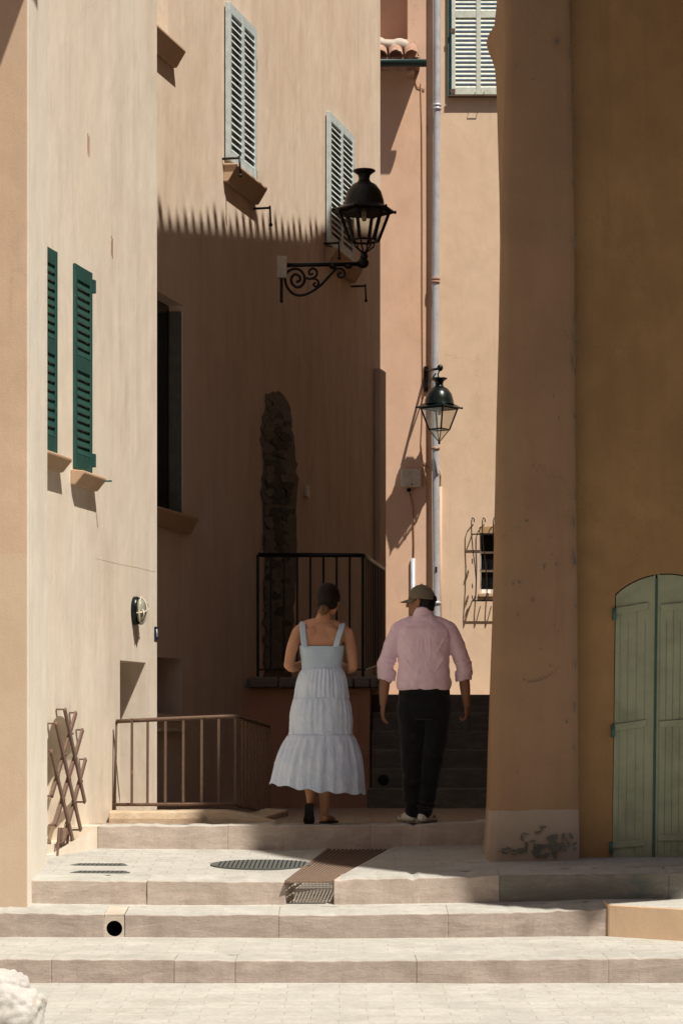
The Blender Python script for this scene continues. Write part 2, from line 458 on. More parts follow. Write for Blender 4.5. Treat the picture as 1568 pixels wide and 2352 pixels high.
def sill(w, u0, u1, z, th=.10, off=.11, mat='plaster_sill', parent=None):
    m = MB(); prof = [(0, z), (off, z - .012), (off, z - .035), (off * .35, z - th), (0, z - th)]
    A = [w.pt(u0, zz, oo) for oo, zz in prof]; B = [w.pt(u1, zz, oo) for oo, zz in prof]
    m.loft([A, B], True, False)
    return m.build('window_sill', mat, parent, bevel=.008)

# ------------------------------------------------------------------ ground levels
def GZ0(D): return EZ - 1.482 - (14.1 - D) * .035
T3 = ((67, 2021), (640, 2026), (800, 2019), (1059, 2015), (1160, 2009), (1568, 2004), (2400, 2000))
def LZ(D, x=None): # landing above step 3
    if x is None: px = 710
    else: px = XC + x * F / 15.9
    y = T3[0][1] if px < 67 else T3[-1][1]
    for (a, c), (b, d) in zip(T3, T3[1:]):
        if a <= px <= b: y = c + (d - c) * (px - a) / (b - a)
    return EZ + (YH - y) / F * 15.9 + (D - 15.9) * .0775
def UZ(D): return EZ - .691 - (D - 17.6) * .006

m = MB(); m.poly([(-80, -60, -.75), (80, -60, -.75), (80, 120, -.75), (-80, 120, -.75)])
tag(m.build('ground', 'paving_light', origin=(0, 0, -.75)), kind='structure')

def sheet(mb, f, xs, ys):
    n = len(ys)
    vs = [(x, y, f(x, y)) for x in xs for y in ys]
    fs = [(i * n + j, (i + 1) * n + j, (i + 1) * n + j + 1, i * n + j + 1) for i in range(len(xs) - 1) for j in range(n - 1)]
    return mb.add(vs, fs, True)
def fr(a, b, n): return [a + (b - a) * i / (n - 1) for i in range(n)]
def und(x, y, k=.006): return k * noise.noise(Vector((x * 1.7, y * 1.7, 3.1)))
m = MB(); sheet(m, lambda x, y: GZ0(y) + und(x, y), fr(-9, 9, 60), fr(-6, 14.1, 60))
tag(m.build('pavement', 'paving_light'), kind='structure')

def kerb_row(name, mat, xs, ytop, ybase, D, joints, depth=.34, skip=(), parent=None, gap=-.0005, slope=0., skew=None):
    """row of step stones: x joints in picture units; ytop / ybase are functions of x"""
    m = MB()
    for i, (a, b) in enumerate(zip(joints, joints[1:])):
        if i in skip: continue
        n = max(2, int(abs(b - a) / 14)); rings = []
        dz = random.uniform(-.003, .003); dy = random.uniform(-.006, .006)
        for k in range(n + 1):
            x = a + (b - a) * k / n
            T = P(x, ytop(x), D); B = P(x, ybase(x), D)
            if k == 0: T.x += gap; B.x += gap
            if k == n: T.x -= gap; B.x -= gap
            j = noise.noise(Vector((x * .031, D, i))) * .006 + noise.noise(Vector((x * .11, D, i + 5))) * .0045 - max(0, noise.noise(Vector((x * .07, D * 2, i + 9))) - .35) * .05; j2 = noise.noise(Vector((x * .02, D * 3, i))) * .008
            T.z += j + dz
            zb = B.z - .12; sk = 0.
            if skew and k == 0 and a in skew: sk = skew[a]
            if skew and k == n and b in skew: sk = skew[b]
            y0 = D + dy + j2
            rings.append([Vector((T.x, y0 + j, zb)), Vector((T.x, y0 + j2, B.z + (T.z - B.z) * .5)), Vector((T.x, y0, T.z)), Vector((T.x + sk, D + depth, T.z + slope * depth)), Vector((T.x + sk, D + depth, zb))])
        m.loft(rings, True, False)
    o = m.build(name, mat, parent, bevel=.007, bseg=3)
    o.data.materials.append(MATS['worn_stone'])
    for f in o.data.polygons:
        if f.normal.z > .7: f.material_index = 1
    return o

def lin(*pts):
    def f(x):
        if x <= pts[0][0]: return pts[0][1]
        for (a, c), (b, d) in zip(pts, pts[1:]):
            if x <= b: return c + (d - c) * (x - a) / (b - a)
        return pts[-1][1]
    return f
def zof(fy, x, D):   # height of picture line at world x
    return EZ + (YH - fy(XC + x * F / D)) / F * D

# step 1
t1 = lin((-900, 2203), (0, 2203), (800, 2206), (1568, 2200), (2600, 2195)); b1 = lin((0, 2257), (700, 2261), (1568, 2256))
st1 = thing('stone_step', 'lowest broad stone step, running across the whole foreground', 'step', P(784, 2258, 14.1))
kerb_row('edge_stones', 'stone_step', None, t1, b1, 14.1, [-900, -380, 118, 400, 540, 956, 1396, 1800, 2300, 2700], parent=st1, slope=.01)
m = MB(); sheet(m, lambda x, y: zof(t1, x, 14.1) + (y - 14.1) * .010 - .004 + und(x, y, .004), fr(-5, 6, 50), fr(14.1 + .33, 15.7, 8))
m.build('paving', 'paving_light', st1)
# step 2
t2 = lin((-600, 2097), (0, 2098), (400, 2103), (800, 2101), (1200, 2095), (1395, 2088)); b2 = lin((0, 2147), (400, 2153), (800, 2154), (1395, 2150))
st2 = thing('stone_step', 'second broad stone step from the bottom, with a round drain hole near its left end', 'step', P(784, 2154, 15.5))
kerb_row('edge_stones', 'stone_step', None, t2, b2, 15.5, [-700, -200, 240, 286, 640, 1028, 1395], parent=st2, skip=(2,), slope=.10)
# stone with the drain hole
w2 = Wall(-5, 15.5, 5, 15.5)
def ring_plate(mb, w, u0, u1, z0, z1, cu, cz, r, o0, o1, seg=32):
    corners = []
    for k in range(seg):
        a = 2 * math.pi * k / seg; c, s_ = math.cos(a), math.sin(a)
        tt = min([t for t in ((u1 - cu) / c if c > 1e-6 else 9e9, (u0 - cu) / c if c < -1e-6 else 9e9, (z1 - cz) / s_ if s_ > 1e-6 else 9e9, (z0 - cz) / s_ if s_ < -1e-6 else 9e9)])
        corners.append((cu + c * tt, cz + s_ * tt))
    inner = [(cu + r * math.cos(2 * math.pi * k / seg), cz + r * math.sin(2 * math.pi * k / seg)) for k in range(seg)]
    rings = [[w.pt(u, z, o1) for u, z in corners], [w.pt(u, z, o1) for u, z in inner], [w.pt(u, z, o0) for u, z in inner]]
    mb.loft(rings, False, False)
ua, za = w2.uz(240, 2151); ub, zb = w2.uz(286, 2101); cu_, cz_ = w2.uz(263, 2133)
m = MB(); ring_plate(m, w2, ua + .0005, ub - .0005, za - .02, zb, cu_, cz_, .052, -.3, 0)
m.poly([w2.pt(ua, zb, .001), w2.pt(ub, zb, .001), w2.pt(ub, zb + .034, -.34), w2.pt(ua, zb + .034, -.34)])
m.build('drain_hole_stone', 'stone_patch', st2)
m = MB(); rr = [[w2.pt(cu_ + .0515 * math.cos(a), cz_ + .0515 * math.sin(a), o) for a in (2 * math.pi * k / 24 for k in range(24))] for o in (-.02, -.29)]
m.loft(rr, False); m.poly(rr[1]); m.build('drain_pipe_end', 'dark_hole', st2)
m = MB(); sheet(m, lambda x, y: zof(t2, x, 15.5) + (y - 15.5) * .10 - .002, fr(-3.5, 4.5, 40), fr(15.5 + .32, 15.97, 3))
m.build('paving', 'paving_light', st2)
# step 3
t3 = lin((67, 2021), (640, 2026), (800, 2019), (1059, 2015), (1160, 2009), (1568, 2004), (2400, 2000)); b3 = lin((67, 2070), (640, 2077), (1568, 2075), (2400, 2075))
st3 = thing('stone_step', 'third broad stone step, cut by the iron drain channel, its right half in shadow', 'step', P(784, 2077, 15.9))
kerb_row('edge_stones', 'stone_step_old', None, t3, b3, 15.9, [67, 338, 655, 766, 1146], depth=.3, parent=st3, skip=(2,), slope=.0775, skew={655: .05, 766: .078})
kerb_row('shade_toned_edge_stones', 'stone_step_shade_tone', None, t3, b3, 15.9, [1146, 1534, 2000, 2400], depth=.3, parent=st3, slope=.0775)['label'] = 'dark grey-green edge stones, shade put into their colour'
# landing with the channel cut out of it
C0 = (P(655, 2026, 15.9).x, P(766, 2026, 15.9).x, 15.9); C1 = (P(752, 1950, 17.6).x, P(902, 1950, 17.6).x, 17.6)
def chx(side, y): k = (y - 15.9) / 1.7; return C0[side] + (C1[side] - C0[side]) * k
m = MB(); ys = fr(16.19, 17.66, 12)
for side in (0, 1):
    for y0, y1 in zip(ys, ys[1:]):
        xs = fr(-2.7, 0, 14) if side == 0 else fr(0, 1, 26)
        def X(k, y, side=side): 
            if side == 0: return -2.7 + (chx(0, y) + 2.7) * k
            return chx(1, y) + (7.5 - chx(1, y)) * k
        ks = fr(0, 1, 16)
        for a, b in zip(ks, ks[1:]):
            m.poly([(X(a, y0), y0, LZ(y0, X(a, y0)) - .003), (X(b, y0), y0, LZ(y0, X(b, y0)) - .003), (X(b, y1), y1, LZ(y1, X(b, y1)) - .003), (X(a, y1), y1, LZ(y1, X(a, y1)) - .003)])
landing = tag(m.build('landing', 'paving_landing'), kind='structure')
# concrete box and trough under the grate
m = MB()
yb = 16.22
zt = lambda y: LZ(y) - .03
for side, sx in ((0, 1), (1, -1)):
    a0 = Vector((chx(side, 15.9), 15.9, 0)); a1 = Vector((chx(side, 17.6), 17.6, 0))
    m.poly([(a0.x, a0.y, LZ(15.9) - .25), (a1.x, a1.y, LZ(17.6) - .4), (a1.x, a1.y, LZ(17.6) - .01), (a0.x, a0.y, LZ(15.9) - .01)])
m.poly([(chx(0, yb), yb, LZ(yb) - .32), (chx(1, yb), yb, LZ(yb) - .32), (chx(1, yb), yb, LZ(yb) - .10), (chx(0, yb), yb, LZ(yb) - .10)])
m.poly([(chx(0, yb), yb, LZ(yb) - .10), (chx(1, yb), yb, LZ(yb) - .10), (chx(1, 17.6), 17.6, LZ(17.6) - .12), (chx(0, 17.6), 17.6, LZ(17.6) - .12)])
m.poly([(chx(0, 15.88), 15.88, LZ(15.9) - .16), (chx(1, 15.88), 15.88, LZ(15.9) - .16), (chx(1, yb), yb, LZ(15.9) - .16), (chx(0, yb), yb, LZ(15.9) - .16)])
gr = thing('channel_drain', 'rusty slotted drain grate running across the landing above its striped outlet', 'drain', (C0[0] + .15, 15.9, LZ(15.9) - .16))
m.build('concrete_trough', 'plaster_white', gr)
m = MB(); NB = 15
for i in range(NB):
    k = (i + .5) / NB
    a = Vector((chx(0, 15.87) + .006 + (chx(1, 15.87) - chx(0, 15.87) - .012) * k, 15.87, LZ(15.9) - .008))
    b = Vector((chx(0, 17.59) + .006 + (chx(1, 17.59) - chx(0, 17.59) - .012) * k, 17.59, LZ(17.59) - .008))
    m.bar(a, b, .0135, .012)
m.build('grate_bars', 'grate_iron', gr, bevel=.002, bseg=1)
m = MB()
for i in range(15):
    y = 15.96 + i * .112
    m.bar((chx(0, y) + .004, y, LZ(y) - .014), (chx(1, y) - .004, y + .03, LZ(y) - .020), .030, .012)
m.build('grate_cross_bars', 'grate_iron', gr)
m = MB()
for sd, k in ((0, 1), (1, -1)):
    m.bar((chx(sd, 15.88) + k * .006, 15.88, LZ(15.9) - .012), (chx(sd, 17.59) + k * .006, 17.59, LZ(17.59) - .012), .012, .03)
m.bar((chx(0, 15.875), 15.868, LZ(15.87) - .004), (chx(1, 15.875), 15.868, LZ(15.87) - .004), .018, .012)
m.build('grate_frame', 'grate_iron', gr)
# step 4 and the upper level
t4 = lin((225, 1897), (560, 1895), (800, 1896), (950, 1894), (1115, 1886), (1300, 1882)); b4 = lin((225, 1943), (530, 1949), (850, 1953), (1115, 1939), (1300, 1938))
st4 = thing('stone_step', 'topmost broad stone step, at the feet of the walking couple', 'step', P(784, 1948, 17.6))
kerb_row('edge_stones', 'stone_step_old', None, t4, b4, 17.6, [225, 523, 852, 1150, 1400], depth=.36, parent=st4)
m = MB(); ys = [17.6, 17.95, 18.5, 19.2, 20, 21, 22, 22.8]
sheet(m, lambda x, y: (zof(t4, x, 17.6) if y < 18 else UZ(y)) - .003 + und(x, y, .003), fr(-2.6, 2.2, 24), [17.94, 18.1, 18.5, 19.2, 20, 21, 22, 22.8])
tag(m.build('upper_landing', 'paving_upper'), kind='structure')

# ------------------------------------------------------------------ iron covers
def flat_cover(name, cx, cy, rx, ry, label, cat, poly=None, mat='cast_iron', group=None):
    t = thing(name, label, cat, (cx, cy, LZ(cy)), group)
    m = MB(); n = 40 if poly is None else len(poly)
    pts = [(cx + rx * math.cos(2 * math.pi * k / n), cy + ry * math.sin(2 * math.pi * k / n)) for k in range(n)] if poly is None else [(cx + a * rx, cy + b * ry) for a, b in poly]
    m.loft([[Vector((x, y, LZ(y) - .03)) for x, y in pts], [Vector((x, y, LZ(y) + .003)) for x, y in pts]], True, False)
    m.build('plate', mat, t)
    m = MB()
    nb = int(2 * rx / .030)
    for i in range(2, nb - 1):
        x = cx - rx + i * 2 * rx / nb
        hy = ry * math.sqrt(max(0, 1 - ((x - cx) / rx) ** 2)) * .92 if poly is None else ry * .6
        for sgn in ((-1, 1),):
            a = cy + sgn[0] * hy + (0.01 if sgn[0] == 0 else 0); b = cy + sgn[1] * hy - (.01 if sgn[1] == 0 else 0)
            if b - a > .02: m.bar((x, a, LZ(a) + .004), (x + .01, b, LZ(b) + .004), .008, .004)
    if m.v: m.build('ribs', 'black_iron', t)
    return t
c = P(600, 1984, 16.72)
flat_cover('manhole_cover', c.x, 16.72, .355, .235, 'round ribbed iron manhole cover set in the sunlit landing', 'manhole cover')
loz = [(-1, -.6), (-.8, -1), (.8, -1), (1, -.6), (.8, 1), (-.75, 1)]
for (px, py, D, hw, lab) in ((228, 1985, 16.7, 66, 'narrow iron drain slot in the landing, farther one of the pair near the left wall'), (231, 2001, 16.32, 69, 'narrow iron drain slot in the landing, nearer one of the pair near the left wall')):
    c = P(px, py, D); flat_cover('drain_slot', c.x, D, hw * D / F, .055, lab, 'drain', poly=loz, mat='cast_iron')

# ------------------------------------------------------------------ left corner house (nearest)
XL = P(65, 2000, 15.72).x
house0 = thing('corner_house', 'tan plastered corner of the nearest house at the left edge', 'house', (XL - 1.5, 15.72, EZ - 1.1))
m = MB(); zt0 = EZ + 10
plA = [(-7, 15.72), (XL - .012, 15.72), (XL - .0035, 15.7235)]
plB = [(XL - .0035, 15.7235), (XL, 15.732), (P(108, 0, 16.72).x + .004, 16.72), (-2.7, 16.80)]
pl = plA + plB
# slight batter
m.loft([[Vector((x, y, z)) for x, y in plA] for z in (EZ - 1.3, zt0)], False, False, closed=False)
m.poly([(x, y, zt0) for x, y in pl] + [(-7, 16.8, zt0)])
m.build('wall', 'plaster_corner', house0)
m = MB(); m.loft([[Vector((x, y, z)) for x, y in plB] for z in (EZ - 1.3, zt0)], False, False, closed=False)
m.build('side_wall', 'plaster_lime', house0, label='paler limewashed side face')
m = MB(); m.hexa([(-7, 14.9, EZ + 6.0), (-1.65, 14.9, EZ + 6.0), (-1.65, 15.7, EZ + 6.0), (-7, 15.7, EZ + 6.0), (-7, 14.9, EZ + 6.15), (-1.65, 14.9, EZ + 6.15), (-1.65, 15.7, EZ + 6.15), (-7, 15.7, EZ + 6.15)])
m.build('canopy', 'terracotta', house0)

# ------------------------------------------------------------------ left house (wall A)
WA = Wall(-2.09 - .22 * .45, 16.6, -1.51, 19.69)
uE = WA.L
def A(x, y, off=0): return WA.uz(x, y, off)
houseA = thing('left_house', 'sunlit cream house with green shutters on the left', 'house', WA.pt(1.5, EZ - .8))
d_u0 = A(276, 1510)[0]; d_u1 = A(335, 1520)[0]; d_z1 = A(335, 1522)[1]; d_z0 = A(300, 1868)[1] - .3
n_uc = A(138, 1650)[0]; n_u1 = n_uc + .33; n_u0 = n_uc - .33; n_z1 = A(138, 1644)[1]; n_z0 = n_z1 - .92
m = MB()
wall_holes(m, WA, 0, uE - .02, EZ - 1.3, EZ + 13, [(d_u0, d_u1, d_z0, d_z1, .42), (n_u0, n_u1, n_z0, n_z1, .21)])
# rounded outer corner and the return
ux = WA.pt(uE - .06, 0)
arc = []
for k in range(9):
    a = R(90) * k / 8
    arc.append(WA.pt(uE - .02 + .02 * math.sin(a), 0, -.02 + .02 * math.cos(a)))
arc.append(WA.pt(uE, 0, -.9))
rg = [[Vector((p.x, p.y, z)) for p in arc] for z in (EZ - 1.3, EZ + 13)]
m.loft(rg, False, False, closed=False)
# arched head of the niche
nu = (n_u0 + n_u1) / 2; nr = (n_u1 - n_u0) / 2
for sgn in (1, -1):
    pts = [(nu + sgn * nr, n_z1), (nu, n_z1)] + [(nu + sgn * nr * math.sin(a), n_z1 - .40 * (1 - math.cos(a))) for a in (R(90) * k / 8 for k in range(1, 9))]
    MBt = m; MBt.prism(WA, pts, -.21, 0.0008)
m.build('wall', 'plaster_left', houseA)
m = MB(); m.box(WA, n_u0 - .02, n_u1 + .02, n_z0 - .02, n_z1 + .02, -.24, -.208); m.build('niche_back', 'plaster_left', houseA)
m = MB(); m.box(WA, d_u0 - .02, d_u1 + .02, d_z0, d_z1 + .02, -.45, -.415)
m.box(WA, d_u0 + .03, d_u1 - .03, d_z0, d_z1 - .35, -.415, -.40); m.build('door', 'mauve_door', houseA, bevel=.004)
# pale skirting strip where wall meets landing
m = MB(); m.box(WA, 0, A(225, 1940)[0], EZ - 1.25, EZ - .872, 0.001, .022)
m.build('skirting', 'plaster_white', houseA, bevel=.006)
m = MB(); k0 = WA.uz(112, 1965)[0]; pA = WA.pt(k0, 0); pK = P(226, 0, 17.612); pW = WA.pt(A(262, 1900)[0], 0)
zt4 = P(226, 1897, 17.6).z
m.loft([[Vector((pA.x, pA.y, EZ - 1.0)), Vector((pK.x, pK.y, EZ - 1.0)), Vector((pK.x, 18.6, EZ - 1.0)), Vector((pW.x - .1, 18.6, EZ - 1.0))], [Vector((pA.x, pA.y, LZ(17.05, -2) + .012)), Vector((pK.x, pK.y, zt4 + .001)), Vector((pK.x, 18.6, zt4)), Vector((pW.x - .1, 18.6, zt4))]], True, False)
m.hexa([(pW.x - .3, 17.62, EZ - 1), (pK.x + .03, 17.62, EZ - 1), (pK.x + .03, 18.3, EZ - 1), (pW.x - .3, 18.3, EZ - 1), (pW.x - .3, 17.62, zt4 - .004), (pK.x + .03, 17.62, zt4 - .004), (pK.x + .03, 18.3, zt4 - .004), (pW.x - .3, 18.3, zt4 - .004)])
m.build('plinth', 'plaster_left', houseA)
def shutterA(xl, yl, xr, yr):
    u0, z1 = A(xl, yl, .022); u1, z0 = A(xr, yr, .022)
    s_ = louvre(WA, u0, u1, z0, z1, .001, th=.022, mat='green_shutter', parent=houseA, mids=[z0 + (z1 - z0) * .52], pitch=.062, stile=.045, rail=.11, tilt=.9)
    return u0, u1, z0, z1, s_
u0, z1 = A(133, 579, .022); bz = A(136, 1046)[1]
sA1 = (u0 - .40, u0, bz, z1); louvre(WA, *sA1, .001, 'green_shutter', houseA, th=.022, mids=[bz + (z1 - bz) * .52], pitch=.062, stile=.045, rail=.11, tilt=.9)
sA2 = shutterA(174, 604, 213, 1088)
for s_ in (sA1, sA2[:4]):
    sill(WA, s_[0] - .05, s_[1] + .08, s_[2] - .012, .115, .105, parent=houseA)
m = MB()
for z in (sA2[3] - .10, sA2[2] + .10):
    m = MB(); m.box(WA, sA2[1] - .01, sA2[1] + .035, z - .05, z + .05, .01, .04); m.build('shutter_hinge', 'green_shutter', houseA, bevel=.004)
m = MB(); m.tube([WA.pt(sA2[1] + .07, sA2[2] - .05, .02), WA.pt(sA2[1] + .07, sA2[2] - .05, .15)], .007, 6)
m.build('shutter_stay', 'green_shutter', houseA)
for (x, y) in ((203, 330), (257, 565)):
    u, z = A(x, y); m = MB()
    m.box(WA, u - .018, u - .004, z - .075, z + .075, -.004, .003); m.box(WA, u + .010, u + .024, z - .09, z + .06, -.004, .003)
    m.build('vent_slots', 'terracotta', houseA)
# thin crack / repair line on the plaster
m = MB(); pts = [(220, 1283), (250, 1290), (280, 1297), (320, 1305), (356, 1314)]
m.tube([WA.pt(*A(*p), -.0005) for p in pts], .0014, 4); m.build('repair_edge', 'cable_brown', houseA)
# recess behind, upper band of window (B side) is built with the next house

# bulkhead light
bu, bzz = A(308, 1403)
bl = thing('bulkhead_lamp', 'oval caged bulkhead lamp of green metal and glass above the left doorway', 'lamp', WA.pt(bu, bzz))
def oval(u, z, ru, rz, off, n=28): return [WA.pt(u + ru * math.cos(a), z + rz * math.sin(a), off) for a in (2 * math.pi * k / n for k in range(n))]
m = MB(); m.loft([oval(bu, bzz, .085, .115, 0), oval(bu, bzz, .085, .115, .028), oval(bu, bzz, .074, .104, .045)]); m.build('housing', 'bottle_green_iron', bl, bevel=.003)
m = MB(); m.loft([oval(bu, bzz, .066 * c_, .095 * c_, .044 + .05 * s_) for c_, s_ in ((1, 0), (.97, .4), (.86, .75), (.6, .95), (.2, 1.03))]); m.build('glass', 'bulkhead_glass', bl)
m = MB(); rr = oval(bu, bzz, .076, .106, .066); m.tube(rr + rr[:1], .006, 6, cap=False)
for sx in (-1, 1):
    m.tube([WA.pt(bu + .07 * sx * math.sin(a), bzz + .11 * math.cos(a) * .45 + .03 * sx, .045 + .06 * abs(math.sin(a)) ** .5 if 0 else .05 + .055 * math.sin(a)) for a in (math.pi * k / 12 for k in range(13))], .005, 6)
m.tube([WA.pt(bu + .078 * math.cos(a), bzz + .02 * math.cos(a), .046 + .062 * math.sin(a)) for a in (math.pi * k / 14 for k in range(15))], .006, 6)
m.tube([WA.pt(bu, bzz + .108 * math.cos(a), .046 + .062 * math.sin(a)) for a in (math.pi * k / 14 for k in range(15))], .006, 6)
m.build('cage', 'pvc_box', bl)
# house number
nu0, nz = A(353, 1455)
hn = thing('house_number_plate', 'small navy enamel plate with a white number 1 at the wall corner', 'number plate', WA.pt(nu0, nz))
m = MB(); un0 = A(354, 1440)[0]; un1 = uE - .012
m.box(WA, un0, un1, A(354, 1469)[1], A(354, 1439)[1], .002, .010); m.build('plate', 'sign_blue', hn, bevel=.002)
tc = bpy.data.curves.new('numeral', 'FONT'); tc.body = '1'; tc.size = .085; tc.align_x = 'CENTER'; tc.align_y = 'CENTER'; tc.extrude = .0015; tc.offset = .002
to = bpy.data.objects.new('numeral', tc); COL.objects.link(to); to.parent = hn
Mx = Matrix((WA.t, Vector((0, 0, 1)), WA.n)).transposed().to_4x4()
bpy.context.view_layer.update(); dg_ = bpy.context.evaluated_depsgraph_get(); tm = bpy.data.meshes.new_from_object(to.evaluated_get(dg_)); bpy.data.objects.remove(to); to = bpy.data.objects.new('numeral', tm); COL.objects.link(to); to.parent = hn
Mx.translation = WA.pt((un0 + un1) / 2, (A(354, 1469)[1] + A(354, 1439)[1]) / 2, .0125) - hn.location
to.matrix_local = Mx; tm.materials.clear(); tm.materials.append(MATS['white_enamel'])

# folding lattice
def G(x, y): return (x * .1709 + 86, y * .1709 + 1596)
gt = thing('folding_lattice', 'rusty folding lattice gate closed up against the left wall', 'lattice gate', WA.pt(A(150, 1800)[0], EZ - .9))
sc_ = []
def latbar(top, bot, off, xoff=0):
    m = MB(); a = A(*G(*top), off); b = A(*G(*bot), off)
    pa, pb = WA.pt(*a, off), WA.pt(*b, off)
    wa, wb = WA.pt(*a, .004), WA.pt(*b, .004)
    side = WA.n
    d = (pb - pa).normalized()
    m.bar(pa - d * .004, pb + d * .004, .016, .036, up=WA.t)
    m.bar(wa, pa, .034, .012); m.bar(pb, wb, .034, .012)
    return m.build('bar', 'rust_grille', gt, bevel=.0015, bseg=1)
for a, b in (((370, 195), (640, 1440)), ((255, 385), (585, 1815)), ((190, 760), (490, 2010))): latbar(a, b, .066)
for a, b in (((520, 240), (195, 1360)), ((610, 470), (245, 1750)), ((650, 865), (350, 1990))): latbar(a, b, .052)
m = MB()
for (x, y) in ((450, 520), (352, 800), (508, 850), (265, 1085), (420, 1125), (578, 1155), (340, 1405), (492, 1432), (408, 1720)):
    p = A(*G(x, y), .06); m = MB(); m.tube([WA.pt(*p, .045), WA.pt(*p, .08)], .009, 8); m.build('rivet', 'rust_grille', gt)
for x, y in ((250, 2160), (290, 2160), (375, 2140)):
    p = A(*G(x, y), .02); m = MB(); m.bar(WA.pt(p[0], p[1], .03), WA.pt(p[0] + .02, p[1] + .2, .04), .010, .02); m.build('foot', 'rust_grille', gt)

# ------------------------------------------------------------------ shaded house (wall B)
WB = Wall(-1.9375, 19.75, -1.9375 + .25 * 9.65, 29.4)
def B(x, y, off=0): return WB.uz(x, y, off)
houseB = thing('shaded_house', 'tall plastered house with pale louvred shutters, lower half in shadow', 'house', WB.pt(4, EZ - .7))
wu0 = B(362, 700)[0] - .75; wu1 = B(421, 700)[0]; wz1 = B(421, 702)[1]; wz0 = B(425, 1185)[1]
du1 = B(419, 1512)[0]; du0 = du1 - .75; dz1 = B(419, 1514)[1]; dz0 = B(419, 1640)[1]
tu1 = B(386, 50)[0]; tu0 = tu1 - .8; tz0 = B(386, 105)[1]; tz1 = tz0 + 1.9
m = MB(); wall_holes(m, WB, -.3, WB.L, EZ - 1.2, EZ + 13, [(wu0, wu1, wz0, wz1, .14), (du0, du1, dz0, dz1, .30), (tu0, tu1, tz0, tz1, .22)])
m.poly([WB.pt(WB.L, EZ - 1.2), WB.pt(WB.L, EZ - 1.2, -3), WB.pt(WB.L, EZ + 13, -3), WB.pt(WB.L, EZ + 13)])
m.build('wall', 'plaster_shade', houseB)
m = MB(); m.box(WB, wu0 - .02, wu1 + .02, wz0, wz1, -.17, -.135); m.build('window', 'window_dark', houseB)
m = MB(); m.box(WB, wu1 - .02, wu1 - .003, wz0 + .01, wz1 - .06, -.13, -.015); m.build('folded_shutter', 'grey_door', houseB)
m = MB(); m.box(WB, du0, du1 + .02, dz0, dz1, -.34, -.295); m.build('vent_door', 'grey_door', houseB)
m = MB(); m.box(WB, tu0, tu1 + .02, tz0, tz1, -.25, -.215); m.build('upper_window', 'pale_shutter', houseB)
sill(WB, wu0 - .1, wu1 + .13, wz0 + .0, .16, .11, parent=houseB)
sill(WB, tu0 - .1, tu1 + .12, tz0 + .0, .17, .13, parent=houseB)
m = MB(); m.box(WB, du0, du1 + .12, EZ + .0, EZ + .03, 0, .05); m.box(WB, du0, du1 + .06, dz0 - .04, dz0, 0, .03); m.build('ledge', 'plaster_shade', houseB)
def pale(xl, yt, xr, yb):
    u0, z1 = B(xl, yt); u1, z0 = B(xr, yb)
    louvre(WB, u0, u1, z0, z1, .015, 'pale_shutter', houseB, cols=2, pitch=.066, stile=.065, rail=.10, th=.045, tilt=.95)
    return u0, u1, z0, z1
p1 = pale(514, 4, 577, 418); p2 = pale(746, 256, 802, 606)
for u0, u1, z0, z1 in (p1, p2):
    sill(WB, u0 - .02, u1 + .10, z0 - .03, .18, .14, parent=houseB)
    for (uu, zz, d) in ((u0 - .05, z0 + .0, -1), (u1 + .08, z0 - .25, 1)):
        m = MB(); m.tube([WB.pt(uu, zz, .0), WB.pt(uu, zz, .17)], .012, 6); m.tube([WB.pt(uu, zz + .02, .17), WB.pt(uu, zz - .16, .18)], .010, 6); m.ell(WB.pt(uu, zz - .17, .18), (.02, .02, .02))
        m.build('shutter_hook', 'black_iron', houseB)
    for zz in (z1 - .35, z0 + .06): m = MB(); m.box(WB, u1, u1 + .05, zz - .06, zz + .06, .02, .05); m.build('shutter_hinge', 'black_iron', houseB)
# bare stone where the render has fallen
m = MB(); out = [(612, 905), (640, 900), (664, 935), (668, 990), (676, 1040), (680, 1100), (678, 1200), (676, 1300), (672, 1400), (668, 1500), (664, 1560), (606, 1560), (610, 1480), (604, 1400), (610, 1300), (602, 1200), (600, 1110), (606, 1060), (598, 1010), (602, 960)]
rg_ = random.Random(3); o2 = []
for (xa, ya), (xb, yb2) in zip(out, out[1:] + out[:1]):
    for k in range(4): o2.append((xa + (xb - xa) * k / 4 + rg_.uniform(-4, 4), ya + (yb2 - ya) * k / 4 + rg_.uniform(-4, 4)))
pts = [B(x, y) for x, y in o2]
m.prism(WB, pts, .001, .012)
sp = m.build('bare_stonework', 'stone_dark', houseB)
m = MB(); hollow = MB(); rnd = random.Random(4); y = 918; kk = 0
while y < 1548:
    hw = 22 if y < 960 else 31; cxm = 640 if y < 1000 else 641
    x = cxm - hw + rnd.uniform(4, 10)
    while x < cxm + hw - 4:
        r_ = rnd.uniform(7, 13); kk += 1
        dst = hollow if (abs(x - 638) < 16 and 985 < y < 1270) or rnd.random() < .18 else m  # core stones take the hollow black, a few others at random
        blob(dst, WB, x, y + rnd.uniform(-5, 5), r_, r_ * rnd.uniform(.7, 1.1), .012, kk, rnd.uniform(.002, .010), .42); x += r_ * 1.85
    y += rnd.uniform(15, 21)
m.build('rubble_stone_pattern', 'stone_dark', sp, bevel=.004)
hollow.build('hollow_black_pattern', 'hollow_black_stone', sp, bevel=.004)
# corner pilaster far end
m = MB(); uP = WB.L; m.box(WB, uP - .32, uP + .02, EZ - .5, B(870, 852)[1], .0015, .07); m.build('corner_pilaster', 'plaster_shade', houseB, bevel=.015)
# small bell plate, thin crack lines
u, z = B(700, 1129); m = MB(); m.box(WB, u - .05, u + .05, z - .06, z + .06, .0, .04)
tag(m.build('door_bell', 'pvc_box', bevel=.006), 'small pale bell box on the shaded wall above the railing', 'door bell')

